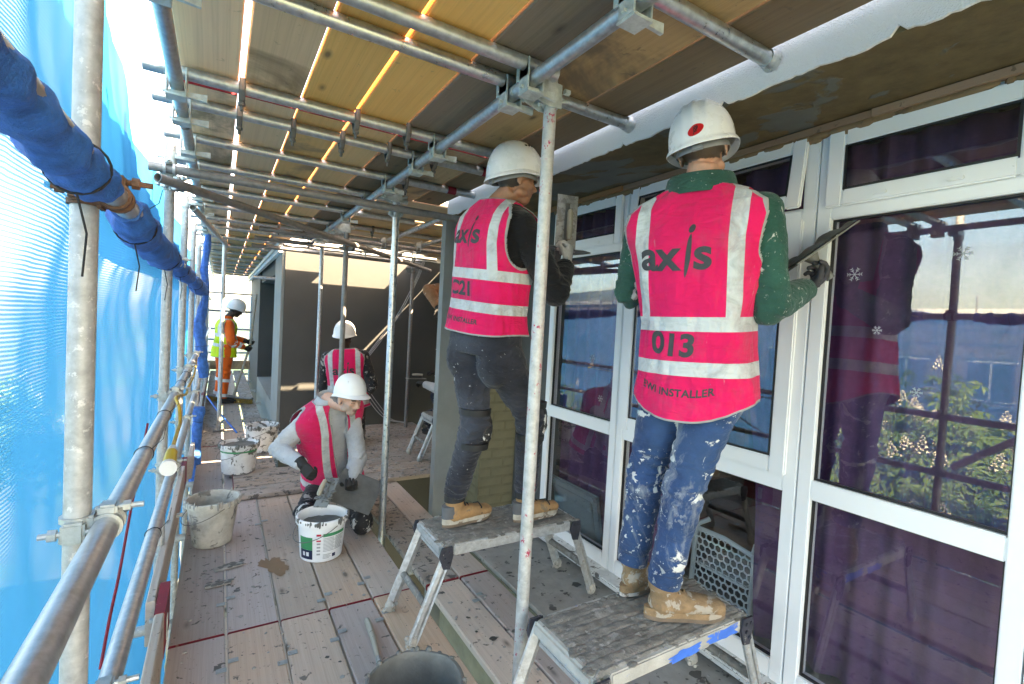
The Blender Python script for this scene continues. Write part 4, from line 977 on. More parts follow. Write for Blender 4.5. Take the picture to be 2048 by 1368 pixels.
# hawk (plate with handle) and trowels are placed with the people
def hawk(center, nrm, xdir, label, size=.30, mortar=True, seed=1, lump=.02):
    n_ = unit(nrm); x = unit(np.array(xdir)-n_*(np.array(xdir)@n_)); y = np.cross(n_, x); c = np.array(center, float)
    o = thing('hawk', c, label, 'hawk'); T = Matrix.Translation(Vector(c)) @ frame_mat(Vector(x),Vector(y),Vector(n_)).to_4x4()
    h = size/2
    MB().rbox((-h,-h,-.003),(h,h,.003), .0012, T).build('plate', M['hawk'], o)
    MB().tube([T @ Vector((0,0,-.0045)), T @ Vector((0,0,-.03)), T @ Vector((0,0,-.07)), T @ Vector((0,0,-.12))], [.03,.017,.019,.016], 14).build('handle', M['hawk'], o)
    if mortar:
        nx = 26; vs = []
        for i in range(nx):
            for j in range(nx):
                u, v = -h*1.01+2*h*1.01*i/(nx-1), -h*1.01+2*h*1.01*j/(nx-1); e = max(0, 1-max(abs(u),abs(v))/h)
                vs.append(T @ Vector((u,v,.0042+lump*min(1,e*4+.15)*(.5+.9*noise.noise((u*14+seed,v*14,1))))))
        MB().add(vs, [(i*nx+j,(i+1)*nx+j,(i+1)*nx+j+1,i*nx+j+1) for i in range(nx-1) for j in range(nx-1)]).build('mortar', M['cement'], o)
    return o
def trowel(center, nrm, ldir, label, L=.28, w=.12, handle_side=1, lump=False):
    n_ = unit(nrm); y = unit(np.array(ldir)-n_*(np.array(ldir)@n_)); x = np.cross(y, n_); c = np.array(center, float)
    T = Matrix.Translation(Vector(c)) @ frame_mat(Vector(x),Vector(y),Vector(n_)).to_4x4(); o = thing('trowel', c, label, 'trowel')
    MB().rbox((-w/2,-L/2,-.0015),(w/2,L/2,.0015), .0007, T).build('blade', M['hawk'] if lump else M['steel'], o)
    MB().tube([T @ Vector((0,-L*.3,.0018)),T @ Vector((0,-L*.3,.035)),T @ Vector((0,-L*.28,.05))], .006, 8).tube([T @ Vector((0,-L*.3,.004)),T @ Vector((0,L*.35,.004))], [(.012,.004)]*2, 8, ref=np.array(x)).build('tang', M['dark_steel'], o)
    MB().tube([T @ Vector((0,-L*.32,.05)),T @ Vector((0,-L*.1,.052)),T @ Vector((0,L*.15,.05)),T @ Vector((0,L*.2,.048))], [.012,.016,.015,.010], 12).build('handle', M['handle_wood'], o)
    if lump:
        mb = MB(); rg = np.random.RandomState(3)
        for k in range(26): mb.ell(T @ Vector((rg.uniform(-w/2,w/2),rg.uniform(-L/2,L/2),-.004)), (rg.uniform(.01,.03),rg.uniform(.01,.03),rg.uniform(.006,.014)), n=8, m=6)
        mb.build('mortar', M['cement'], o)
    return o
# ------------------------------------------------------------------ people
def skinmat(name, base, hair, stubble):
    t = NT(name); at = t.n('ShaderNodeAttribute', {'attribute_name': 'zone'}); sp = t.n('ShaderNodeSeparateColor', Color=at.outputs['Color'])
    v = t.coord(rnd=False); nz = t.noise(v, 60., 4., .6)
    k = t.mix(t.ramp(nz, [(.35,0.),(.7,1.)]), base, tuple(min(1,x*m) for x, m in zip(base,(1.25,1.1,1.05))))
    k = t.mix(sp.outputs[1], k, stubble); k = t.mix(sp.outputs[2], k, (.30,.10,.09))
    k = t.mix(sp.outputs[0], k, t.mix(t.noise(v, 260., 3.), hair, tuple(x*2. for x in hair)))
    t.b.inputs['Subsurface Weight'].default_value = .06; t.b.inputs['Subsurface Radius'].default_value = (.012,.005,.003)
    t.bump(nz, .12, .002); return t.fin(k, .5)
def cloth(name, col, splat=None, thr=.6, scale=11., var=.25, rough=.9, fade=None, weave=700., thr2=.62, smear=0.):
    t = NT(name); v = t.coord(rnd=False); nz = t.noise(v, 7., 5., .6); wv = t.noise(v, weave, 2.)
    k = t.ramp(nz, [(.3, tuple(x*(1-var) for x in col)), (.7, tuple(min(1,x*(1+var)) for x in col))])
    if fade: k = t.mix(t.ramp(t.noise(v, 3.2, 3., .5), [(.42,0.),(.65,.85)]), k, fade)
    if splat:
        a = t.ramp(t.noise(v, scale, 7., .62, .8), [(thr,0.),(thr+.02,1.)]); b = t.ramp(t.noise(v, scale*5, 3., .6), [(thr2+.06,0.),(thr2+.075,1.)])
        reg = t.ramp(t.noise(v, 2.1, 2.), [(.38,0.),(.55,1.)]); f = t.math('MAXIMUM', a, t.math('MULTIPLY', b, reg)); k = t.mix(f, k, splat)
    if smear:
        sm = t.ramp(t.noise(t.n('ShaderNodeMapping', Vector=v, Rotation=(0,.5,.3), Scale=(5.,5.,2.4)).outputs[0], 1., 8., .72, .6), [(.50,0.),(.66,smear)]); k = t.mix(sm, k, (.46,.48,.47))
    ck = t.noise(t.n('ShaderNodeMapping', Vector=v, Scale=(10.,10.,24.)).outputs[0], 1., 3., .55, 2.4); t.bump(t.math('ADD', t.math('MULTIPLY', wv, .05), ck), .5, .018); t.b.inputs['Sheen Weight'].default_value = .15
    return t.fin(k, rough, spec=.25)
def vestmat(name, col, bands, brace, seed, splat_t=.66, tape=(.50,.54,.545), braces_hi=9.):
    t = NT(name); s = t.n('ShaderNodeAttribute', {'attribute_name': 'vs'}).outputs['Fac']; v = t.n('ShaderNodeAttribute', {'attribute_name': 'vv'}).outputs['Fac']; e = t.n('ShaderNodeAttribute', {'attribute_name': 've'}).outputs['Fac']
    c = t.coord(rnd=False); c = t.n('ShaderNodeMapping', Vector=c, Location=(seed*3.1,seed*1.7,0)).outputs[0]
    nz = t.noise(c, 6., 4.)
    k = t.ramp(nz, [(.3, tuple(x*.88 for x in col)), (.7, tuple(min(1,x*1.08) for x in col))])
    m = None
    for (a, w) in bands:
        d = t.math('LESS_THAN', t.math('ABSOLUTE', t.math('SUBTRACT', v, a)), w); m = d if m is None else t.math('MAXIMUM', m, d)
    d = t.math('LESS_THAN', t.math('ABSOLUTE', t.math('SUBTRACT', t.math('ABSOLUTE', s), brace[0])), brace[1])
    d = t.math('MULTIPLY', d, t.math('GREATER_THAN', v, brace[2])); m = t.math('MAXIMUM', m, d)
    tp = t.ramp(t.noise(c, 11., 5., .65, 1.2), [(.35, tuple(x*.72 for x in tape)), (.55, tape)])
    k = t.mix(m, k, tp)
    gm = t.ramp(t.noise(c, 4., 7., .68, .5), [(.5,0.),(.78,.55)]); k = t.mix(gm, k, (.30,.10,.12)); sm = t.ramp(t.noise(t.n('ShaderNodeMapping', Vector=c, Scale=(30.,30.,7.)).outputs[0], 1., 4., .6), [(.70,0.),(.78,.5)]); k = t.mix(sm, k, (.45,.36,.35))
    pip = t.math('LESS_THAN', e, .0075); k = t.mix(pip, k, (.30,.31,.31))
    a = t.ramp(t.noise(c, 13., 8., .7, .8), [(splat_t,0.),(splat_t+.03,1.)]); k = t.mix(t.math('MULTIPLY', a, .75), k, (.42,.40,.37))
    wk = t.noise(t.n('ShaderNodeMapping', Vector=c, Scale=(9.,9.,4.5)).outputs[0], 1., 3., .5, 1.6); wk2 = t.noise(t.n('ShaderNodeMapping', Vector=c, Scale=(5.,5.,16.)).outputs[0], 1., 2., .5, 2.2)
    hh = t.math('ADD', t.math('MULTIPLY', wk, 1.), t.math('MULTIPLY', wk2, .8)); hh = t.math('ADD', hh, t.math('MULTIPLY', t.noise(c, 900., 2.), .03))
    t.bump(t.math('ADD', hh, t.math('MULTIPLY', m, .02)), .55, .028)
    t.b.inputs['Sheen Weight'].default_value = .1
    return t.fin(k, t.math('MULTIPLY_ADD', m, -.35, .85), spec=.3)
def remesh(name, mb, voxel, mat, parent, smooth=3, wr=None, kind=None):
    off = origin_of(parent); me = mb.mesh(name, off); o = bpy.data.objects.new(name, me); COL.objects.link(o)
    bm = bmesh.new(); bm.from_mesh(me); bmesh.ops.recalc_face_normals(bm, faces=bm.faces[:]); bm.to_mesh(me); bm.free()
    r = o.modifiers.new('r','REMESH'); r.mode = 'VOXEL'; r.voxel_size = voxel
    s_ = o.modifiers.new('s','SMOOTH'); s_.factor = .5; s_.iterations = smooth
    dg = bpy.context.evaluated_depsgraph_get(); me2 = bpy.data.meshes.new_from_object(o.evaluated_get(dg)); o.modifiers.clear(); o.data = me2; bpy.data.meshes.remove(me)
    if wr:
        n = len(me2.vertices); co = np.empty(n*3); me2.vertices.foreach_get('co', co); co = co.reshape(-1,3); no = np.empty(n*3); me2.vertices.foreach_get('normal', no); no = no.reshape(-1,3)
        co += no*np.array([wr(Vector(p+off)) for p in co])[:,None]; me2.vertices.foreach_set('co', co.ravel()); me2.update()
    me2.materials.clear(); me2.materials.append(mat); me2.shade_smooth(); o.parent = parent; ORI[o.name] = off; return o
def folds(amp, joints, base=.0025, f=(22,22,30)):
    js = [(np.array(j[0]), j[1]) for j in joints]
    def w(p):
        q = np.array(p); k = base
        for c, r in js: k += amp*math.exp(-float(((q-c)**2).sum())/(r*r))
        n1 = noise.noise((p.x*f[0]*.6+3*noise.noise(p*5), p.y*f[1]*.6, p.z*f[2])); n2 = noise.noise((p.x*9, p.y*9, p.z*13+7))
        return k*((1-2*abs(n1))*1.0+.8*n2)
    return w
PROF = [(-.34,.19,.14),(-.15,.188,.142),(0,.178,.135),(.25,.160,.118),(.5,.176,.125),(.68,.192,.130),(.79,.205,.120),(.865,.207,.105),(.915,.172,.090),(.955,.118,.078),(.985,.082,.070),(1.02,.066,.064),(1.07,.060,.060)]
PF = np.array(PROF)
class Torso:
    def __init__(s, hip, neck, fh, fc, sc=1., wide=1., bend=0., belly=0.):
        s.hip = np.array(hip,float); s.neck = np.array(neck,float); s.T = np.linalg.norm(s.neck-s.hip); s.fh = unit(fh); s.fc = unit(fc); s.sc = sc; s.wide = wide; s.wh = wide; s.bend = bend; s.belly = belly
        s.axis = unit(s.neck-s.hip)
    def frame(s, h):
        k = min(1.15, max(-.35, h)); kk = min(1,max(0,k))
        # spine curve: bulge backwards by bend
        f = unit(s.fh*(1-kk)+s.fc*kk); d = s.axis
        if k < 0: d = unit(s.axis*(1+k*2.2)+V(0,0,1)*(-k*2.2)) if s.axis[2] > 0 else d; c = s.hip+d*s.T*k
        else: c = s.hip+s.axis*s.T*k
        fp = unit(f-d*(f@d)); c = c-fp*s.bend*math.sin(math.pi*min(1,max(0,k)))
        r = np.cross(fp, d); return c, r, fp, d
    def dims(s, h): return np.interp(h, PF[:,0], PF[:,1])*s.sc*(s.wh+(s.wide-s.wh)*min(1,max(0,h/.75))), np.interp(h, PF[:,0], PF[:,2])*s.sc
    def surf(s, u, h, off):        # u in [-1,1], 0 at the middle of the back
        c, r, f, d = s.frame(h); a, b_ = s.dims(h); th = math.pi*u; n = 2/2.5
        x = math.copysign(abs(math.sin(th))**n, math.sin(th))*(a+off); y = -math.copysign(abs(math.cos(th))**n, math.cos(th))*(b_+off)
        if y > 0: y += s.belly*math.exp(-((h-.2)/.25)**2)
        return c+r*x+f*y
    def solid(s, mb, h0, h1, off, nh=22, nu=28):
        vs = []; 
        for i in range(nh):
            h = h0+(h1-h0)*i/(nh-1)
            for j in range(nu): vs.append(s.surf(-1+2*j/nu, h, off))
        fs_ = [(i*nu+j,i*nu+(j+1)%nu,(i+1)*nu+(j+1)%nu,(i+1)*nu+j) for i in range(nh-1) for j in range(nu)]+[tuple(range(nu-1,-1,-1)),tuple((nh-1)*nu+j for j in range(nu))]
        mb.add(vs, fs_)
    def sh(s, side, lat=.172, h=.815):
        c, r, f, d = s.frame(h); return c+r*side*lat*s.sc*s.wide
def vest(par, T, mat, hem=-.30, top=.985, off=.024, nu=260, nv=190, open_front=0., tail=.035, ah=(.098,.150), seed=0, wr=.006, flare=.012, ahdrop=.075, neckdrop=.0, cap=.03, ahf=.0):
    us = np.linspace(-1, 1, nu+1); P = np.zeros((nv, nu+1, 3)); S_ = np.zeros((nv,nu+1)); Vv = np.zeros((nv,nu+1)); Ed = np.full((nv,nu+1), 9.); keep = np.ones((nv,nu+1), bool)
    inell = np.zeros((nv,nu+1))
    for j, u in enumerate(us):
        side = math.sin(math.pi*u)**2; h0 = hem+tail/T.T*side*1.6
        topj = top-neckdrop*max(0, -math.cos(math.pi*u))**2
        for i in range(nv):
            t = i/(nv-1); h = h0+(topj-h0)*t; o_ = off*(1 if h < .7 else max(.45, 1-(h-.7)*1.9))+flare*max(0,.35-h)/.6+cap*side**2*math.exp(-((h-.79)/.13)**2)
            P[i,j] = T.surf(u, h, o_); Vv[i,j] = (h-hem)*T.T; Ed[i,j] = min((h-h0)*T.T, (topj-h)*T.T*1.4)
    for i in range(nv):
        seg = np.linalg.norm(np.diff(P[i],axis=0),axis=1); cs = np.concatenate([[0],np.cumsum(seg)]); S_[i] = cs-cs[nu//2]
        if open_front: S_[i] = cs[-1]/2-np.abs(S_[i])
    SC2 = {}
    for sg in (-1,1):
        c, r, f, d = T.frame(.86); ctr = c+r*sg*T.dims(.86)[0]-d*ahdrop+f*ahf
        rel = P-ctr; lx = (rel@r)*sg; fy = rel@f; uz = rel@d
        q = np.sqrt((fy/ah[0])**2+(uz/ah[1])**2); msk = (lx > -.075) & (us[None,:]*sg > 0)
        e = np.where(msk, (q-1)*min(ah), 9.); Ed = np.minimum(Ed, np.maximum(e, 0)+np.where(e<0,0,0)); inside = msk & (q < 1); keep &= ~inside
        SC2[sg] = (ctr, r, f, d, q, msk)
    if open_front:
        fr = np.abs(us)[None,:] > (1-open_front*(.5+.5*np.clip((Vv/ (T.T*1.2)),0,1))); keep &= ~fr
        ee = ((1-open_front*(.5+.5*np.clip(Vv/(T.T*1.2),0,1)))-np.abs(us)[None,:])*.45; Ed = np.minimum(Ed, np.maximum(ee,0))
    # snap boundary vertices onto the armhole curve
    for sg,(ctr,r,f,d,q,msk) in SC2.items():
        near = msk & keep & (q < 1.07)
        for i, j in zip(*np.where(near)):
            nb = False
            for di, dj in ((1,0),(-1,0),(0,1),(0,-1)):
                a, b_ = i+di, j+dj
                if 0 <= a < nv and 0 <= b_ <= nu and not keep[a,b_] and msk[a,b_] and q[a,b_] < 1: nb = True
            if nb:
                rel = P[i,j]-ctr; fy, uz = rel@f, rel@d; k = 1/q[i,j]; P[i,j] += f*(fy*k-fy)+d*(uz*k-uz); Ed[i,j] = 0
    # drape: folds below the chest and diagonal pulls from the shoulders
    off0 = origin_of(par); 
    N_ = np.zeros_like(P)
    for i in range(nv):
        for j in range(0, nu+1):
            if not keep[i,j]: continue
            u = us[j]; vv = Vv[i,j]; p = Vector(P[i,j])
            c, r, f, d = T.frame(hem+vv/T.T); th = math.pi*u; nrm = unit(r*math.sin(th)-f*math.cos(th))
            w = wr*(noise.noise((u*9+seed, vv*3.2+u*2, seed))+.6*noise.noise((u*5-vv*9, vv*7+seed, 2.))+.35*noise.noise((u*30, vv*9, seed+4)))
            w += wr*.9*math.sin(u*math.pi*5+seed)*max(0,.3-vv)/.3
            P[i,j] += nrm*w
    idx = -np.ones((nv,nu+1), int); vs = []
    for i in range(nv):
        for j in range(nu if not open_front else nu+1):
            if keep[i,j]: idx[i,j] = len(vs); vs.append(P[i,j]-off0)
    if not open_front: idx[:,nu] = idx[:,0]
    fs_ = []
    for i in range(nv-1):
        for j in range(nu):
            q4 = (idx[i,j],idx[i,j+1],idx[i+1,j+1],idx[i+1,j])
            if min(q4) >= 0: fs_.append(q4)
    me = bpy.data.meshes.new('vest'); me.from_pydata([tuple(v) for v in vs], [], fs_); me.update()
    for nm, A in (('vs',S_),('vv',Vv),('ve',Ed)):
        at = me.attributes.new(nm,'FLOAT','POINT'); arr = np.zeros(len(vs)); 
        m_ = idx >= 0
        if not open_front: m_ = m_.copy(); m_[:,nu] = False
        arr[idx[m_]] = A[m_]; at.data.foreach_set('value', arr)
    me.materials.append(mat); me.shade_smooth()
    o = bpy.data.objects.new('vest', me); COL.objects.link(o); o.parent = par; ORI[o.name] = off0
    sd = o.modifiers.new('thickness','SOLIDIFY'); sd.thickness = .003; sd.offset = -1
    o['_'] = 0; del o['_']
    # surface lookup for printed lettering
    def lookup(s_, v_, e_=.0016):
        i = int(np.argmin(np.abs(Vv[:,nu//2]-v_))); row = S_[i]; j = np.searchsorted(row, s_); j = max(1,min(nu-1,j)); f_ = (s_-row[j-1])/(row[j]-row[j-1]+1e-9)
        v0, v1 = Vv[i,nu//2], Vv[min(i+1,nv-1),nu//2]; g = 0 if v1 == v0 else (v_-v0)/(v1-v0)
        A = P[i,j-1]*(1-f_)+P[i,j]*f_; i2 = min(i+1,nv-1); B2 = P[i2,j-1]*(1-f_)+P[i2,j]*f_; p = A*(1-g)+B2*g
        tu = P[i,j]-P[i,j-1]; tv = P[i2,j]-P[i2-1,j]; nrm = unit(np.cross(tu, tv)); c = T.frame(hem+v_/T.T)[0]
        if nrm@(p-c) < 0: nrm = -nrm
        return p+nrm*e_
    return o, lookup
M['print'] = plain('dark_grey_print', (.028,.032,.036), .6, var=.3, scale=60.)
def lettering(v_obj, lookup, txt, size, s0, v0, bold, name, sx=1., slant=0., rot=0., spacing=1.):
    vs, fs_ = text_mesh(txt, size, bold, .012, spacing); P = []
    for x, y, _ in vs:
        x = x*sx+slant*y; xr = x*math.cos(rot)-y*math.sin(rot); yr = x*math.sin(rot)+y*math.cos(rot)
        P.append(lookup(s0+xr, v0+yr))
    return MB().add(P, fs_).build(name, M['print'], v_obj, True, fixn=False)
def hand(mb, w, d, n, side, curl=(.35,.6,.4), thumb=(.7,.6,.4), sc=1., gl=.0):
    d = unit(d); n = unit(np.array(n)-d*(np.array(n)@d)); l = np.cross(d, n)*side; w = np.array(w, float)
    mb.tube([w-d*.02*sc, w+d*.02*sc, w+d*.055*sc, w+d*.09*sc], [((.027+gl)*sc,(.021+gl)*sc),((.034+gl)*sc,(.020+gl)*sc),((.041+gl)*sc,(.018+gl)*sc),((.040+gl)*sc,(.014+gl)*sc)], 12, ref=l)
    for i, (o_, L) in enumerate(((.030,.074),(.0105,.083),(-.0095,.077),(-.029,.060))):
        p = w+d*(.088-.004*abs(i-1.2))*sc+l*o_*sc; a = 0; pts = [p-d*.015*sc, p]; dd = d
        for k, fr in enumerate((.45,.31,.24)):
            a += curl[k]*(1+.12*i); dd = d*math.cos(a)+n*math.sin(a)+l*(.05*(1.5-i)); p = p+unit(dd)*L*fr*sc; pts.append(p)
        r = (.0098-.0007*(i==3)+gl*.6)*sc; mb.tube(pts, [r,r*1.03,r*.98,r*.92,r*.75], 9)
        mb.ell(pts[-1], (r*.8,)*3, n=8, m=6)
    p = w+d*.028*sc+l*.030*sc; td = unit(l*thumb[0]+d*thumb[1]+n*thumb[2]); pts = [p-td*.012, p, p+td*.036*sc]; td2 = unit(td+n*.5+d*.25-l*.2); pts += [pts[-1]+td2*.030*sc]; r = (.0115+gl*.6)*sc
    mb.tube(pts, [r*1.1,r*1.15,r,r*.8], 9); mb.ell(pts[-1], (r*.8,)*3, n=8, m=6)
def glove(par, w, d, n, side, mat, **k):
    mb = MB(); hand(mb, w, d, n, side, gl=.0022, **k); d = unit(d); mb.tube([np.array(w)-d*.05, np.array(w)-d*.02, np.array(w)+d*.015], [.036,.034,.030], 14)
    return remesh('glove', mb, .0034, mat, par, 2, folds(.0, [], .0008, (60,60,60)))
def arm(mb, s_, e, w, r=(.072,.066,.052,.050,.036), loose=1.):
    s_, e, w = map(lambda q: np.array(q,float), (s_,e,w)); m1 = (s_+e)/2; m2 = e*.62+w*.38; dn = unit(e-s_); d2 = unit(w-e)
    r = [x*loose for x in r]
    mb.tube([s_-dn*.03, s_+dn*.03, m1, e-dn*.03, e+d2*.03, m2, w], [r[0]*.8,r[0],r[1],r[2]*1.05,r[2]*1.05,r[3],r[4]], 16); mb.ell(s_, (r[0]*.98,)*3); mb.ell(e, (r[2]*1.06,)*3)
def leg(mb, h, k, a, r=(.098,.088,.066,.064,.060,.056), loose=1.):
    h, k, a = map(lambda q: np.array(q,float), (h,k,a)); m1 = (h+k)/2; m2 = k*.62+a*.38; d1 = unit(k-h); d2 = unit(a-k); r = [x*loose for x in r]
    mb.tube([h-d1*.04, h+d1*.06, m1, k-d1*.04, k+d2*.04, m2, a], [r[0]*.9,r[0],r[1],r[2],r[2],r[4]*1.06,r[5]], 18); mb.ell(h, (r[0],)*3); mb.ell(k, (r[2]*1.03,)*3)
def boot(par, heel, dr, z0, mats, sc=1., high=.15, pitch=0.):
    d = unit(V(dr[0],dr[1],0)); l = V(-d[1],d[0],0); h = np.array([heel[0],heel[1],z0]); L = .30*sc
    T = lambda x,y,z: h+d*x*sc+l*y*sc+V(0,0,z*sc)
    mb = MB()
    mb.tube([T(.035,0,.055),T(.10,0,.062),T(.17,0,.055),T(.235,0,.048),T(.275,0,.042)], [(.040,.042),(.043,.046),(.035,.049),(.028,.049),(.021,.038)], 16, ref=V(0,0,1))
    mb.ell(T(.262,0,.045), (.034,.045,.026), (d,l,V(0,0,1))); mb.ell(T(.045,0,.06), (.042,.038,.045), (d,l,V(0,0,1)))
    mb.tube([T(.062,0,.05),T(.06,0,.09),T(.055,0,high)], [(.052,.042),(.048,.042),(.050,.046)], 16, ref=d)
    b = remesh('boot', mb, .0055, mats[0], par, 3, folds(.0, [], .0016, (40,40,50)))
    pl = []
    for i in range(28):
        a = 2*math.pi*i/28; x = math.cos(a); yv = math.sin(a); xx = .145+.158*x; w = np.interp(xx,[-.015,.03,.09,.15,.21,.26,.305],[.03,.041,.037,.039,.051,.048,.03]); pl.append((xx, math.copysign(abs(yv)**.75, yv)*w))
    s_ = MB(); n = 28; vs = [T(x,y,0.002) for x,y in pl]+[T(x*1.0,y*1.03,.016) for x,y in pl]+[T(x,y*.98,.036+(.008 if x<.1 else 0)) for x,y in pl]
    s_.add(vs[:2*n], [tuple(range(n-1,-1,-1)), tuple(range(n,2*n))]+[(i,(i+1)%n,n+(i+1)%n,n+i) for i in range(n)]); s_.build('sole', mats[1], b)
    ms = MB(); ms.add([p+V(0,0,.0005) for p in vs[n:]], [tuple(range(n-1,-1,-1)), tuple(range(n,2*n))]+[(i,(i+1)%n,n+(i+1)%n,n+i) for i in range(n)]); ms.build('midsole', mats[3] if len(mats) > 3 else mats[1], b)
    if len(mats) > 4:
        hp = MB(); hp.tube([T(.036,0,.050),T(.034,0,.075),T(.030,0,.112)], [(.046,.036),(.044,.037),(.043,.036)], 18, ref=d); hp.v = [tuple(np.array(q)-d*.0035*sc) for q in hp.v]; hp.build('heel_counter', mats[4], b)
        st = MB()
        for (x0, zz) in ((.20,.098),(.205,.094)): st.tube([T(x0,-.05,.045),T(x0+.006,-.034,.078),T(x0+.01,0,zz-.006),T(x0+.006,.034,.078),T(x0,.05,.045)], .0022, 5)
        st.build('stitching', mats[2], b, True, kind='stuff')
    cl = MB(); cl.tube([T(.057,0,high-.018),T(.055,0,high+.012)], [(.056,.051),(.055,.050)], 18, ref=d); cl.build('collar', mats[2], b)
    lc = MB()
    for k in range(5): q = .085+.024*k; z = .128-.0145*k; lc.tube([T(q,-.026,z-.012),T(q+.004,0,z+.003),T(q,.026,z-.012)], .004, 6)
    lc.build('laces', mats[2], b, True, kind='stuff')
    return b
def helmet(par, c, up, fw, mat, sc=1., tilt=0., ribs=True):
    up = unit(up); fw = unit(np.array(fw)-up*(np.array(fw)@up)); r = np.cross(fw, up); c = np.array(c,float)
    na, nr = 96, 26; vs = []
    def P(a, t):    # a=0 front; t=0 top .. 1 rim, then brim
        ca, sa = math.cos(a), math.sin(a); ph = t*math.pi/2*1.02
        A, Bq, H = .116*sc, .140*sc, .150*sc
        k = math.sin(ph)**.86; x = A*k*sa; y = Bq*k*ca-.004; z = H*math.cos(ph)**.92 if ph < math.pi/2 else 0
        lat = x/(A); mid = math.exp(-(abs(x)/.012)**4)*.0
        if ribs:
            bump = .0042*math.exp(-((abs(x)-.0)/.011)**4)+.0036*math.exp(-((abs(x)-.040)/.009)**4); bump *= max(0, min(1, (1-t)*2.2))*(1 if y < .1 else .6)
            nrm = unit(V(x/A**2,y/Bq**2,z/H**2)); q = V(x,y,z)+nrm*bump
        else: q = V(x,y,z)
        q[2] -= (.036*max(0,-ca)**1.2+.006*abs(sa)-.004)*t**3      # nape lower than the front
        return q
    for i in range(nr):
        t = (i/(nr-1))**.85
        for j in range(na): vs.append(P(2*math.pi*j/na, t))
    base = len(vs)-na
    for (ex, dz) in ((.0035,-.0045),(.0075,-.013),(.007,-.0155)):
        for j in range(na):
            a = 2*math.pi*j/na; ca, sa = math.cos(a), math.sin(a); q = P(a,1.); pk = max(0,ca)**3
            o_ = V(sa,ca,0); vs.append(q+unit(o_)*(ex*(1+.5*abs(sa))+pk*.042*(ex/.0075))+V(0,0,dz*(1+.9*abs(sa)**3*0+.4*(1-pk))-pk*.008*(ex/.0075)))
    rows = nr+3; fs_ = [(i*na+j,i*na+(j+1)%na,(i+1)*na+(j+1)%na,(i+1)*na+j) for i in range(rows-1) for j in range(na)]+[tuple(range(na))]
    X = lambda q: c+r*q[0]+fw*q[1]+up*q[2]
    o = MB().add([X(q) for q in vs], fs_).build('hard_hat', mat, par); sd = o.modifiers.new('t','SOLIDIFY'); sd.thickness = .003; sd.offset = -1
    hb = MB(); na2 = 48
    ring = [X(V(.092*sc*math.sin(a), .112*sc*math.cos(a)-.004, -.022-(.030*max(0,-math.cos(a))))) for a in np.linspace(0,2*math.pi,na2+1)[:-1]]
    hb.tube(ring, [(.011,.0025)]*na2, 8, ref=[up]*na2, closed=True); hb.build('headband', M['grey_pl'], o)
    kb = X(V(0,-.118*sc,-.055)); MB().rbox((-.02,-.008,-.010),(.02,.006,.010), .004, Matrix.Translation(Vector(kb)) @ frame_mat(Vector(r),Vector(fw),Vector(up)).to_4x4()).build('adjuster', M['grey_pl'], o)
    return o, X, P
M['grey_pl'] = plain('grey_plastic', (.22,.23,.24), .5)
M['hat'] = plain('white_hard_hat', (.80,.81,.82), .28, var=.03, rnd=False)
M['hat_dirty'] = plain('white_hard_hat_splashed', (.80,.81,.82), .32, var=.04, blotch=(.20,.19,.18), blotch_t=.66, bscale=11., rnd=False)
def headgeo(mb, c, up, fw, sc=1.):
    up = unit(up); fw = unit(np.array(fw)-up*(np.array(fw)@up)); r = np.cross(fw, up); ax = (r, fw, up); c = np.array(c,float)
    X = lambda x,y,z: c+r*x*sc+fw*y*sc+up*z*sc; E_ = lambda x,y,z,a,b_,d: mb.ell(X(x,y,z), (a*sc,b_*sc,d*sc), ax, 16, 11)
    E_(0,-.012,.025,.077,.097,.090); E_(0,.030,-.030,.060,.064,.082); E_(0,.052,-.088,.038,.036,.030)
    E_(0,.082,.012,.050,.014,.012)                                         # brow
    mb.tube([X(0,.086,.004),X(0,.101,-.018),X(0,.112,-.034),X(0,.098,-.044)], [.010*sc,.012*sc,.0155*sc,.010*sc], 10)
    for s_ in (-1,1):
        E_(s_*.013,.098,-.040,.009,.010,.008); E_(s_*.036,.066,-.030,.020,.018,.024); E_(s_*.030,.079,-.006,.016,.010,.0095)  # nostril, cheek, eyelid
        E_(s_*.050,.018,-.070,.018,.036,.020); E_(s_*.077,-.008,-.012,.008,.020,.032); E_(s_*.076,-.004,-.036,.007,.011,.013)  # jaw, ear, lobe
        E_(s_*.081,-.014,-.004,.006,.013,.020)
    E_(0,.088,-.060,.024,.010,.006); E_(0,.086,-.071,.021,.010,.0065)       # lips
    return X
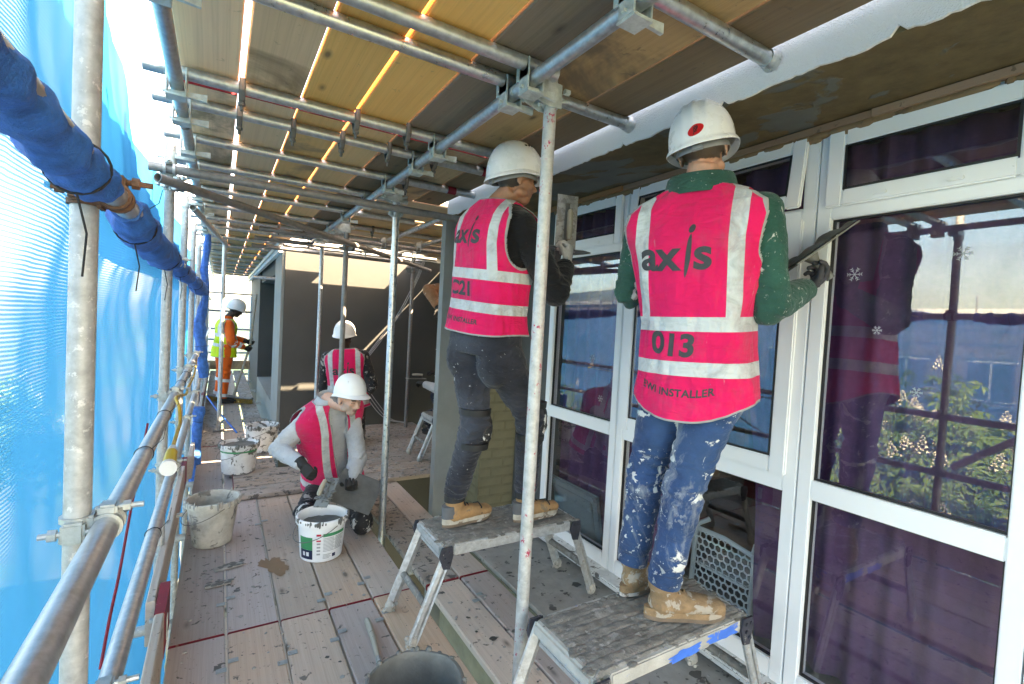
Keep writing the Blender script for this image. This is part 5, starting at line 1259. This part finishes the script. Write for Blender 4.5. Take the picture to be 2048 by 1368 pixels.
def person(name, label, base, J, mats, voxel=.0058, hd_sc=1., T=None, helm='hat', legs=True):
    o = thing(name, base, label, 'person')
    hu, hf = unit(J['head_up']), unit(J['head_fwd']); hc = np.array(J['head'],float)
    mb = MB(); headgeo(mb, hc, hu, hf, hd_sc); nb = T.frame(.98)[0]; mb.tube([T.frame(.80)[0], nb, hc-hu*.06*hd_sc-hf*.012], [.055,.058,.055], 16)
    T.solid(mb, -.05, .90, -.030)
    for sd in ('R','L'):
        arm(mb, J['sh'+sd], J['el'+sd], J['wr'+sd], (.050,.044,.036,.036,.028))
        if J.get('bare'+sd): hand(mb, J['wr'+sd], *J['hand'+sd])
        if legs: leg(mb, J['hip'+sd], J['kn'+sd], J['an'+sd], (.07,.062,.05,.05,.045,.036))
    body = remesh('body', mb, voxel, mats['skin'], o, 3)
    off = origin_of(o); me = body.data; n = len(me.vertices); co = np.empty(n*3); me.vertices.foreach_get('co', co); co = co.reshape(-1,3)+off-hc
    r = np.cross(hf, hu); x, y, z = (co@r)/hd_sc, (co@hf)/hd_sc, (co@hu)/hd_sc
    near = (np.abs(x) < .12) & (np.abs(y) < .16) & (z > -.13)
    nzz = np.array([noise.noise(Vector(p*30)) for p in co])*.008
    hair = near & (((y+nzz < .004) & (z > -.055+nzz+.35*np.maximum(0,y+.03)) & (np.abs(x) < .0775)) | (z > .075) ) | (near & (np.abs(z-.014) < .006) & (y > .07) & (np.abs(np.abs(x)-.03) < .018))
    stub = near & (y > .012) & (z < -.028) & (z > -.125); stub &= ~((np.abs(x) < .035) & (y > .083) & (z > -.046))
    lips = near & (np.abs(z+.0655) < .009) & (y > .085) & (np.abs(x) < .023)
    ey = near & (np.abs(z+.008) < .0028) & (y > .074) & (np.abs(np.abs(x)-.030) < .014)
    at = me.attributes.new('zone','FLOAT_COLOR','POINT'); ca = np.zeros((n,4)); ca[:,3] = 1; ca[hair,0] = 1; ca[ey,0] = .9; ca[stub,1] = J.get('stubble',.3); ca[lips,2] = .8; at.data.foreach_set('color', ca.ravel())
    return o, body
# ------------------------------------------------------------------ wardrobe
PINK = (.78,.007,.100)
BANDS = [(.195,.0255),(.352,.0255)]
M['skinA'] = skinmat('skin_light', (.50,.27,.19), (.055,.035,.025), (.36,.21,.16)); M['skinB'] = skinmat('skin_tanned', (.36,.18,.115), (.035,.025,.02), (.24,.13,.09)); M['skinK'] = skinmat('skin_pale', (.55,.32,.235), (.10,.075,.06), (.36,.27,.22)); M['skinO'] = skinmat('skin_dark', (.045,.026,.018), (.01,.008,.007), (.03,.02,.015))
M['green_fleece'] = cloth('dark_green_fleece', (.012,.075,.058), (.42,.44,.41), .645, 15., thr2=.60)
M['black_knit'] = cloth('black_sweatshirt', (.007,.007,.009), (.12,.12,.12), .72, 15., thr2=.68)
M['grey_marl'] = cloth('grey_marl_sweatshirt', (.42,.43,.45), (.22,.215,.21), .67, 14., var=.14, thr2=.62)
M['jeans_blue'] = cloth('splashed_blue_jeans', (.016,.056,.145), (.60,.62,.60), .585, 7.5, var=.4, fade=(.028,.08,.17), weave=500., thr2=.545, smear=.75)
M['jeans_dark'] = cloth('dark_grey_jeans', (.018,.020,.028), (.30,.31,.32), .68, 12., var=.4, fade=(.048,.055,.072), weave=500., thr2=.62)
M['black_work'] = cloth('black_workwear', (.018,.018,.020), (.27,.26,.25), .60, 10.)
M['spat_dark'] = cloth('spattered_navy_trousers', (.02,.028,.05), (.45,.46,.46), .57, 14.)
M['orange_hv'] = cloth('hi_vis_orange', (.85,.12,.015), None, var=.12)
M['brown_sleeve'] = cloth('brown_spattered_sleeve', (.34,.16,.085), (.55,.50,.44), .64, 13.)
M['boot_tan'] = plain('tan_nubuck', (.37,.205,.095), .8, var=.35, scale=14., bump=.5, blotch=(.24,.17,.11), blotch_t=.57, bscale=14.)
M['boot_mud'] = plain('tan_boot_mortar_caked', (.25,.155,.085), .85, var=.4, scale=20., bump=.9, blotch=(.36,.31,.255), blotch_t=.54, bscale=15.)
M['boot_black'] = plain('black_boot', (.02,.02,.02), .7)
M['sole'] = plain('brown_sole', (.16,.115,.085), .85, var=.4, blotch=(.48,.46,.43), blotch_t=.55, bscale=8.)
M['glove_grey'] = plain('grey_work_glove', (.50,.49,.47), .85, var=.3, scale=30., bump=.4); M['glove_dark'] = plain('dark_work_glove', (.05,.05,.06), .8, var=.5, scale=22., bump=.4, blotch=(.25,.25,.25), blotch_t=.62); M['glove_black'] = plain('black_work_glove', (.02,.02,.021), .8, var=.3, scale=30., blotch=(.22,.22,.22), blotch_t=.64)
M['knee_pad'] = plain('black_knee_pad', (.016,.016,.018), .7, var=.3, blotch=(.55,.55,.53), blotch_t=.56, bscale=13.)
def az(a): return V(math.sin(R_(a)), math.cos(R_(a)), 0)
def top_garment(o, T, J, mat, h0=-.12, h1=.985, name='sweatshirt', collar=None, loose=1.06, crad=(.078,.080), voxel=.007, cuffs=True):
    mb = MB(); T.solid(mb, h0, h1, .002)
    for sd in ('R','L'):
        s_, e, w = (np.array(J[k+sd],float) for k in ('sh','el','wr')); w2 = w-unit(w-e)*.012
        arm(mb, s_, e, w2, (.068,.066,.056,.056,.042), loose)
    g = remesh(name, mb, voxel, mat, o, 2, folds(.009, [(J['elR'],.11),(J['elL'],.11)], .0028, (20,20,26)))
    if collar:
        c, r, f, d = T.frame(.985); n = 40; vs = []
        for (h, k) in ((.0,.86),(.022,.86),(.038,.90),(.044,.95),(.038,1.0),(.012,1.06),(-.03,1.14)):
            for j in range(n): a = 2*math.pi*j/n; vs.append(c+d*(h+.012*-math.cos(a)*0)+r*crad[0]*k*math.sin(a)+f*(crad[1]*k*math.cos(a)+.006)+d*(-.02*max(0,math.cos(a))))
        MB().add(vs, [(i*n+j,i*n+(j+1)%n,(i+1)*n+(j+1)%n,(i+1)*n+j) for i in range(6) for j in range(n)]).build('collar', collar, g)
    return g
def trousers(o, T, J, mat, top=.10, loose=1., voxel=.0075, cuff=True, amp=.012):
    mb = MB(); T.solid(mb, -.045, top, .002); c0, r0, f0, d0 = T.frame(0.)
    for sd in ('R','L'):
        h0, k0 = np.array(J['hip'+sd],float), np.array(J['kn'+sd],float); dn = unit(k0-h0)
        mb.ell(h0-f0*.028+dn*.035, (.098*T.sc,.108*T.sc,.135*T.sc), (r0,f0,d0)); mb.tube([h0-dn*.02, h0+dn*.09, h0*.62+k0*.38], [.108*T.sc,.104*T.sc,.088*T.sc], 18)
    for sd in ('R','L'): leg(mb, J['hip'+sd], J['kn'+sd], J['an'+sd], loose=loose)
    g = remesh('trousers', mb, voxel, mat, o, 2, folds(amp, [(J['knR'],.12),(J['knL'],.12),(J['anR'],.09),(J['anL'],.09),(T.hip,.10)], .0025))
    if cuff:
        for sd in ('R','L'):
            k, a = np.array(J['kn'+sd]), np.array(J['an'+sd]); d = unit(a-k); MB().tube([a-d*.035,a-d*.005,a+d*.012,a+d*.012,a-d*.01], [.058,.0605,.0595,.054,.052], 20).build('hem', mat, g)
    return g

# ---------------- man 013: green fleece, splashed jeans, on the near platform
fA = az(67); D = 1.80
hip = pt(1392,735,1.84); hip = V(hip[0],hip[1],1.415); neck = pt(1400,372,1.79)
TA = Torso(hip, neck, az(72), fA, 1.04, 1.17); TA.wh = 1.0
rA = np.cross(fA, V(0,0,1))
J = dict(head=pt(1405,300,1.79), head_up=unit(V(.05,.0,1)+rA*-.20), head_fwd=az(62), shR=TA.sh(1), shL=TA.sh(-1), elR=pt(1538,612,1.70), wrR=pt(1612,578,1.90), elL=pt(1262,585,2.0), wrL=pt(1350,560,2.16), stubble=.2)
hc, hr, hf_, hd = TA.frame(0.)
J.update(hipR=hip+hr*.092-V(0,0,.03), hipL=hip-hr*.092-V(0,0,.03), knR=pt(1372,965,1.76), knL=pt(1292,955,1.92), anR=V(1.437,1.195,.622), anL=V(1.452,1.372,.622))
A_, _ = person('person', 'person in pink vest 013, green fleece and splashed blue jeans, standing on a platform', (1.45,1.27,.476), J, {'skin': M['skinA']}, T=TA)
top_garment(A_, TA, J, M['green_fleece'], name='fleece', collar=M['green_fleece'], crad=(.118,.098))
trousers(A_, TA, J, M['jeans_blue'], loose=1.0)
M['midsole'] = plain('cream_midsole_dirty', (.42,.38,.32), .8, var=.3, scale=30., blotch=(.2,.15,.11), blotch_t=.55, bscale=12.); M['heel_grey'] = plain('grey_heel_rubber', (.10,.105,.115), .7, var=.2)
bm_ = (M['boot_mud'], M['sole'], M['boot_mud'], M['boot_mud'])
boot(A_, (1.385,1.222), az(116), .478, bm_, 1., .135); boot(A_, (1.408,1.372), az(88), .478, bm_, 1., .135)
M['vestA'] = vestmat('pink_vest_tape', PINK, BANDS, (.168,.027,.352), 1, .80)
vA, lk = vest(A_, TA, M['vestA'], hem=-.285, seed=1.3, neckdrop=.05, wr=.009, flare=.004, tail=.05)
def axis_logo(v, lk, s0, v0, k=1., body='ax s'):
    lettering(v, lk, 'ax', .150*k, s0-.065*k, v0, .0042*k, 'printed_logo', 1.08); lettering(v, lk, 's', .150*k, s0+.088*k, v0, .0042*k, 'printed_logo', 1.08)
    P = []; n = 14; poly = []
    for i in range(n+1):                                     # the i: a slim lens with a leaf-like head and foot
        t = -1+2*i/n; poly.append((.0085*k*(1-t*t)**.6+.008*k*t, .075*k*t))
    for i in range(n, -1, -1):
        t = -1+2*i/n; poly.append((-.0085*k*(1-t*t)**.6+.008*k*t, .075*k*t))
    pts = [lk(s0+.040*k+x, v0+y) for x, y in poly]; m = len(poly)
    fs_ = [(i, i+1, m-2-i, m-1-i) for i in range(n)]
    MB().add(pts, fs_).build('printed_logo', M['print'], v, True, fixn=False)
    dot = [lk(s0+.049*k+.0105*k*math.cos(a)+.003*k*math.sin(a), v0+.090*k+.015*k*math.sin(a)) for a in np.linspace(0,2*math.pi,15)[:-1]]
    MB().add(dot, [tuple(range(14))]).build('printed_logo', M['print'], v, True, fixn=False)
axis_logo(vA, lk, -.028, .590, 1.02)
lettering(vA, lk, '013', .108, -.035, .273, .0040, 'printed_number', 1.05); lettering(vA, lk, 'EWI INSTALLER', .038, -.012, .105, .0011, 'printed_words', 1.0, spacing=1.06)
hA, X, P = helmet(A_, J['head']+J['head_up']*.020, unit(J['head_up']+az(62)*-.04), az(62), M['hat'])
# sticker on the back of the hat
def hat_sticker(h, X, P, dx, t0, w, hgt, mat, txt, tm, name='sticker'):
    def S(x, y, e): 
        a = math.pi-(x/.13); q = P(a, t0-y/.17); n_ = unit(V(q[0]/.116**2,q[1]/.14**2,max(.2,q[2]/.15**2*.5))); return X(q+n_*e)
    ring = [S(dx+w*math.cos(a), hgt*math.sin(a)+.10*w*math.cos(a), .0018) for a in np.linspace(0,2*math.pi,29)[:-1]]
    MB().add([S(dx,0,.0019)]+ring, [(0,1+i,1+(i+1)%28) for i in range(28)]).build(name, mat, h, True, fixn=False)
    vs, fs_ = text_mesh(txt, hgt*1.45, .0005, .01); MB().add([S(dx+x*1.0,y+.10*x,.0028) for x,y,_ in vs], fs_).build('sticker_print', tm, h, True, fixn=False)
M['stk_red'] = plain('red_sticker', (.62,.01,.015), .35, var=.03)
hat_sticker(hA, X, P, .004, .90, .030, .0095, M['stk_red'], 'JSP', M['black'])
# right glove and hawk
wr = J['wrR']; dA = unit(pt(1640,556,1.92)-wr)
glove(A_, wr, dA, unit(V(0,0,.7)+CR*-.6), 1, M['glove_dark'], curl=(.75,.9,.6), thumb=(.4,.6,.6))
glove(A_, J['wrL'], fA, V(0,0,-1), -1, M['glove_dark'])
ctr = pt(1620,511,1.93); hx = unit(pt(1692,457,1.93)-pt(1566,546,1.93)); nrmA = unit(np.cross(hx, unit(ctr-CPOS)))
nrmA = nrmA if nrmA[2] > 0 else -nrmA
hawk(ctr, unit(nrmA), hx, 'grey mortar-loaded hawk seen edge-on in the gloved hand before the big window', .285, True, 2, .034)

# ---------------- man C21: black sleeves, dark jeans with knee pads, on the farther platform
fB = az(84); hip = pt(970,690,2.46); neck = pt(1000,398,2.37)
TB = Torso(hip, neck, az(70), fB, 1.06, 1.02)
rB = np.cross(fB, V(0,0,1))
J = dict(head=pt(1030,358,2.36), head_up=unit(V(0,0,1)+az(95)*.05-CF*.02), head_fwd=az(96), shR=TB.sh(1), shL=TB.sh(-1), elR=pt(1110,583,2.29), wrR=pt(1132,528,2.42), elL=pt(1010,570,2.76), wrL=pt(1085,530,2.72), stubble=.35)
hc, hr, hf_, hd = TB.frame(0.)
J.update(hipR=hip+hr*.095-V(0,0,.03), hipL=hip-hr*.095-V(0,0,.03), knR=pt(1062,835,2.50), knL=pt(950,850,2.42), anR=pt(1048,985,2.57), anL=pt(905,990,2.50))
J['anR'] = V(1.445,2.165,.655); J['anL'] = V(1.075,2.262,.655)
B_, _ = person('person', 'person in pink vest C21 with black sleeves and dark jeans', (1.25,2.22,.476), J, {'skin': M['skinB']}, T=TB)
sw = top_garment(B_, TB, J, M['black_knit'], h0=.10)
w, e = J['wrR'], J['elR']; dd = unit(w-e)
for k in range(2): MB().tube([w-dd*(.075-.016*k), w-dd*(.066-.016*k)], [.0475-.001*k,.0470-.001*k], 18).build('cuff_stripe', M['white_pl'], sw)
trousers(B_, TB, J, M['jeans_dark'], loose=1.05, top=.22)
for sd in ('R','L'):
    k = J['kn'+sd]; f = az(80); T4 = k+f*.035+V(0,0,-.02); mb = MB(); mb.ell(T4, (.052,.068,.105), (f, np.cross(V(0,0,1),f), V(0,0,1))); remesh('knee_pad', mb, .006, M['knee_pad'], B_, 2, folds(0,[],.004,(40,40,40)))
    MB().tube([k+V(0,0,.085),k+V(0,0,.055)], [(.079,.077),(.076,.074)], 20).build('knee_strap', M['black'], B_); MB().tube([k-V(0,0,.085),k-V(0,0,.115)], [(.074,.073),(.072,.071)], 20).build('knee_strap', M['black'], B_)
bt = (M['boot_tan'], M['sole'], M['black'], M['midsole'], M['heel_grey'])
boot(B_, (1.015,2.250), az(80), .478, bt, 1., .150); boot(B_, (1.385,2.160), az(84), .478, bt, 1., .150)
M['vestB'] = vestmat('pink_vest_tape_spattered', PINK, [(.135,.0245),(.288,.0245)], (.150,.026,.288), 2, .70)
vB, lk = vest(B_, TB, M['vestB'], hem=.085, seed=4.1, tail=.01, wr=.010, flare=.03)
axis_logo(vB, lk, -.025, .47, .86); lettering(vB, lk, 'C21', .092, -.05, .212, .0034, 'printed_number', 1.05); lettering(vB, lk, 'EWI INSTALLER', .031, -.03, .062, .0010, 'printed_words', spacing=1.06)
hB, X, P = helmet(B_, J['head']+J['head_up']*.022, unit(J['head_up']+az(96)*-.06), az(96), M['hat'], 1.02, ribs=False)
for k, (a, t) in enumerate(((1.05,.42),(1.25,.44),(1.45,.46),(1.15,.36))):          # vent slots
    MB().ell(X(P(a,t)), (.008,.005,.003), (CR, CU, CF), 10, 6).build('vent_slot', M['black'], hB)
hw = J['wrR']; glove(B_, hw, unit(pt(1150,455,2.46)-hw), unit(CF*.3-CR*.8), 1, M['glove_grey'], curl=(.95,1.0,.7), thumb=(.25,.8,.5))
glove(B_, J['wrL'], unit(V(.8,-.2,.2)), V(0,0,1), -1, M['glove_grey'], curl=(.9,.9,.6))
trowel(pt(1133,447,2.56), -CF+CR*.25, unit(pt(1137,398,2.56)-pt(1130,500,2.56)), 'mortar-smeared trowel held upright against the window reveal', .30, .115)
hawk(pt(1118,500,2.66), V(.05,-.12,1), V(1,-.35,0), 'grey hawk held flat behind the scaffold pole', .27, True, 5, .006)

# ---------------- kneeling man mixing
fK = az(160); hip = pt(668,958,3.82); neck = pt(657,796,3.58)
TK = Torso(hip, neck, fK, az(162), 1.0, 1.08, bend=.04)
J = dict(head=pt(698,796,3.46), head_up=unit(V(0,0,1)+az(150)*.24), head_fwd=unit(az(152)+V(0,0,-.24)), shR=TK.sh(1)+V(0,0,-.015), shL=TK.sh(-1)+V(0,0,-.015), elR=pt(556,898,3.45), wrR=pt(606,930,3.24), elL=pt(716,915,3.62), wrL=pt(700,972,3.42), stubble=.75)
hc, hr, hf_, hd = TK.frame(0.)
J.update(hipR=hip+hr*.095, hipL=hip-hr*.095, knR=pt(610,1000,3.42), knL=pt(722,1030,3.42), anR=V(hip[0]-.12,hip[1]+.06,.09), anL=V(hip[0]+.2,hip[1]+.08,.08))
J['knR'][2] = .125; J['knL'][2] = .095
K_, _ = person('person', 'person kneeling in pink vest and grey sweatshirt, scooping mortar from the white bucket', (.75,3.75,.0), J, {'skin': M['skinK']}, T=TK, voxel=.0046, hd_sc=.96)
top_garment(K_, TK, J, M['grey_marl'], loose=1.0, h1=1.01, collar=M['grey_marl'], crad=(.080,.084))
trousers(K_, TK, J, M['black_work'], loose=1.02, cuff=False)
for sd, dr in (('R',(-.2,1.)),('L',(.25,1.))):
    a = J['an'+sd]; d = unit(V(dr[0],dr[1],0)); mb = MB(); mb.tube([a-d*.06,a+d*.02,a+d*.10,a+d*.2], [.05,.052,.045,.03], 14); remesh('boot', mb, .007, M['boot_black'], K_, 2)
for sd in ('R','L'):
    k = J['kn'+sd]; mb = MB(); f = az(165); mb.ell(k+f*.03, (.075,.055,.085), (np.cross(f,V(0,0,1)), f, V(0,0,1))); remesh('knee_pad', mb, .006, M['knee_pad'], K_, 2, folds(0,[],.004,(40,40,40)))
M['vestK'] = vestmat('pink_vest_tape_caked', (.70,.014,.10), [(.10,.025),(.26,.025)], (.62,.0,.3), 5, .60)
def vestmatK():
    m = vestmat('pink_vest_front_caked', (.70,.014,.10), [(.075,.025)], (.115,.027,.075), 5, .64); return m
vK, lk = vest(K_, TK, vestmatK(), hem=-.01, open_front=.06, ah=(.072,.125), ahf=-.03, seed=2.2, nu=200, nv=140, off=.04, tail=.0, top=.99)
hK, X, P = helmet(K_, J['head']+J['head_up']*.046, unit(V(0,0,1)+az(152)*.10), unit(az(152)+V(0,0,-.10)), M['hat_dirty'], .88, ribs=False)
wr = J['wrR']; hd_ = unit(pt(628,958,3.20)-wr); glove(K_, wr, hd_, unit(V(.55,.3,-.2)), -1, M['glove_black'], curl=(.9,.95,.6), thumb=(.3,.8,.4))
glove(K_, J['wrL'], unit(V(-.1,-.8,.1)), V(0,0,1), 1, M['glove_black'], curl=(.8,.8,.5))
trowel(pt(653,985,3.17), unit(V(-.55,-.2,.45)), unit(pt(660,1025,3.17)-pt(648,955,3.17)), 'mortar-loaded trowel lifted out of the white bucket', .20, .13, lump=True)
cc = [pt(687,942,3.5), pt(757,959,3.52), pt(718,1019,3.20), pt(676,990,3.2)]; c0 = sum(cc)/4
nK = unit(np.cross(cc[1]-cc[3], cc[2]-cc[0])); nK = nK if nK[2] > 0 else -nK
hawk(pt(712,982,3.36), unit(V(.05,-.55,.85)), unit(pt(757,962,3.45)-pt(687,945,3.45)), 'plain grey hawk plate resting on the kneeling man\u2019s arm', .30, True, 7, .004)

# ---------------- man at the back in pink vest, seen from behind, kneeling
fP = az(20); hip = V(1.29,5.72,.60); neck = pt(690,695,5.55)
TP = Torso(hip, neck, fP, fP, .98, 1.15)
J = dict(head=pt(689,672,5.55), head_up=V(0,0,1), head_fwd=az(35), shR=TP.sh(1), shL=TP.sh(-1), elR=pt(745,770,5.55), wrR=pt(730,790,5.85), elL=pt(648,775,5.55), wrL=pt(655,800,5.8), hipR=hip+V(.09,-.03,0), hipL=hip-V(.09,-.03,0), knR=hip+fP*.30+V(.12,0,-.47), knL=hip+fP*.30+V(-.12,0,-.47), anR=hip+V(.12,-.12,-.47), anL=hip+V(-.12,-.12,-.47))
P_, _ = person('person', 'person seen from behind in pink vest, kneeling before the grey wing wall', (1.29,5.75,.046), J, {'skin': M['skinO']}, T=TP, voxel=.008)
top_garment(P_, TP, J, M['black_work'], name='jacket', voxel=.01); trousers(P_, TP, J, M['black_work'], voxel=.01, cuff=False)
M['vestP'] = vestmat('pink_vest_tape_back', PINK, [(.07,.025),(.25,.025)], (.150,.027,.25), 3, .8)
vP, lk = vest(P_, TP, M['vestP'], hem=-.20, seed=7., nu=120, nv=90, tail=.01)
axis_logo(vP, lk, .0, .44, .9)
helmet(P_, J['head']+V(0,0,.03), V(0,0,1), az(35), M['hat'])
for sd, s_ in (('R',1),('L',-1)):
    glove(P_, J['wr'+sd], fP, V(0,0,-1), s_, M['glove_black']); a = J['an'+sd]; mb = MB(); mb.tube([a+fP*.05,a-fP*.02,a-fP*.12,a-fP*.2], [.05,.052,.045,.03], 12); remesh('boot', mb, .008, M['boot_black'], P_, 2)

# ---------------- sweeper in orange
fO = az(80); hip = V(.085,9.32,.92); neck = V(.11,9.30,1.40)
TO = Torso(hip, neck, fO, fO, .94, .98)
J = dict(head=V(.225,9.30,1.545), head_up=unit(V(.35,-.05,.9)), head_fwd=unit(V(.9,.15,-.45)), shR=TO.sh(1), shL=TO.sh(-1), elR=V(.17,9.05,1.02), wrR=V(.37,9.16,.92), elL=V(.18,9.5,1.05), wrL=V(.40,9.3,1.02), hipR=hip+V(.02,-.09,0), hipL=hip+V(-.02,.09,0), knR=V(.10,9.18,.50), knL=V(.06,9.48,.50), anR=V(.07,9.14,.10), anL=V(.03,9.52,.10))
O_, _ = person('person', 'person in orange suit and yellow vest sweeping with a broom', (.05,9.33,.0), J, {'skin': M['skinO']}, T=TO, voxel=.008)
M['tape_w'] = plain('silver_tape', (.66,.68,.68), .4, var=.08)
g = top_garment(O_, TO, J, M['orange_hv'], name='jacket', voxel=.01, collar=M['orange_hv'])
for (a, b_) in ((J['elR'],J['wrR']),(J['elL'],J['wrL'])):
    a, b_ = np.array(a), np.array(b_); d = unit(b_-a)
    for k in (.03,.12): MB().tube([a+d*k,a+d*(k+.045)], [.069-.08*k,.066-.08*k], 16).build('sleeve_tape', M['tape_w'], g)
t_ = trousers(O_, TO, J, M['orange_hv'], voxel=.01, loose=1.2, cuff=False)
for sd in ('R','L'):
    k, a = J['kn'+sd], J['an'+sd]; d = unit(a-k)
    for q in (.10,.34): MB().tube([k+d*q,k+d*(q+.05)], [.089,.087], 18).build('leg_tape', M['tape_w'], t_)
    boot(O_, (a[0]-.06,a[1]), az(85), .004, (M['boot_black'],M['boot_black'],M['boot_black']), .95)
M['vestO'] = vestmat('yellow_vest_tape', (.62,.78,.02), [(.20,.025),(.36,.025)], (.13,.025,.36), 6, .9, tape=(.62,.64,.64))
vest(O_, TO, M['vestO'], hem=-.34, seed=9., nu=120, nv=90, tail=.0, ah=(.078,.12), off=.034, cap=.02)
helmet(O_, J['head']+J['head_up']*.03, J['head_up'], J['head_fwd'], M['hat'])
for sd, s_ in (('R',1),('L',-1)): glove(O_, J['wr'+sd], unit(V(.8,.1,-.3)), unit(V(0,1.*s_,.2)), s_, M['glove_black'], curl=(.8,.9,.6))
bo = thing('broom', (.2,9.2,0.), 'long-handled yard broom with yellow-brown bristles held by the orange-suited sweeper', 'broom')
h0, h1 = V(-.13,9.45,.095), V(.50,8.98,.095); dh = unit(h1-h0); ph = np.cross(V(0,0,1),dh)
MB().tube([h0,h1], [(.022,.03)]*2, 8, ref=V(0,0,1)).build('head', M['tube_dark'], bo)
M['bristle'] = plain('yellow_brown_bristle', (.42,.28,.07), .8, var=.5, scale=60.)
bs = MB(); rg = np.random.RandomState(4)
for i in range(420):
    u = rg.rand(); s_ = rg.uniform(-.026,.026); p = h0+(h1-h0)*u+ph*s_; q = p+V(0,0,-.088)+ph*s_*.9+dh*rg.uniform(-.015,.015); bs.tube([p-V(0,0,.012),q], .0032, 3)
bs.build('bristles', M['bristle'], bo, False, kind='stuff')
MB().tube([(h0+h1)/2+V(0.05,-.04,.02), V(.455,9.20,.97), V(.52,9.24,1.82)], .018, 10).build('handle', M['handle_wood'], bo)

# ---------------- two people mostly hidden behind the grey pier
def hidden(lbl, hip, neck, f, J2, top_m, leg_m, basez, vestm=None, glv='glove_black', namez='sweatshirt'):
    Tq = Torso(hip, neck, f, f, .97, .98); r = np.cross(f, V(0,0,1))
    J = dict(head=neck+V(0,0,.17)+f*.03, head_up=V(0,0,1), head_fwd=f, shR=Tq.sh(1), shL=Tq.sh(-1), hipR=hip+r*.09, hipL=hip-r*.09, stubble=.3); J.update(J2)
    o, _ = person('person', lbl, (hip[0],hip[1],basez), J, {'skin': M['skinB']}, T=Tq, voxel=.009)
    top_garment(o, Tq, J, top_m, voxel=.009, name=namez); trousers(o, Tq, J, leg_m, voxel=.01, cuff=False)
    if vestm: vest(o, Tq, vestm, hem=-.2, seed=3., nu=100, nv=80, tail=0)
    helmet(o, J['head']+V(0,0,.03), V(0,0,1), f, M['hat'])
    for sd, s_ in (('R',1),('L',-1)):
        glove(o, J['wr'+sd], unit(J['wr'+sd]-J['el'+sd]), V(0,0,-1) if s_ > 0 else V(0,.3,-1), s_, M[glv], curl=(.7,.8,.5))
        a = J['an'+sd]; fd = J.get('foot', f); boot(o, (a[0]-fd[0]*.06,a[1]-fd[1]*.06), fd, basez, (M['boot_black'],)*3, .95) if J.get('stand') else None
    return o
fQ = az(85); hip = V(2.42,4.97,1.44); neck = V(2.44,4.95,2.02)
hidden('person in brown spattered sleeves, bent arm showing past the grey pier', hip, neck, fQ, dict(elR=V(2.55,4.72,1.72), wrR=V(2.72,4.75,1.6), elL=pt(858,580,5.32), wrL=pt(876,615,5.22), knR=V(2.46,4.87,.98), knL=V(2.42,5.04,.98), anR=V(2.42,4.86,.64), anL=V(2.38,5.04,.64), stand=True), M['brown_sleeve'], M['black_work'], .523, M['vestP'])
fR = az(-30); hip = V(2.66,5.75,.42); neck = V(2.60,5.85,.98)
hidden('person crouching in navy spattered trousers, half hidden behind the grey pier', hip, neck, fR, dict(elR=V(2.75,6.1,.72), wrR=V(2.6,6.3,.8), elL=pt(882,780,5.95), wrL=pt(848,768,6.1), knR=V(2.55,6.15,.52), knL=pt(852,835,5.95), anR=V(2.62,5.95,.13), anL=V(2.42,5.82,.13), stand=True, foot=az(-20)), M['grey_marl'], M['spat_dark'], .048, M['vestP'])
trowel(pt(832,757,6.25), V(0,0,1), unit(V(-1,.2,0)), 'thin trowel in a black glove poking out beside the far dark pole', .26, .11)
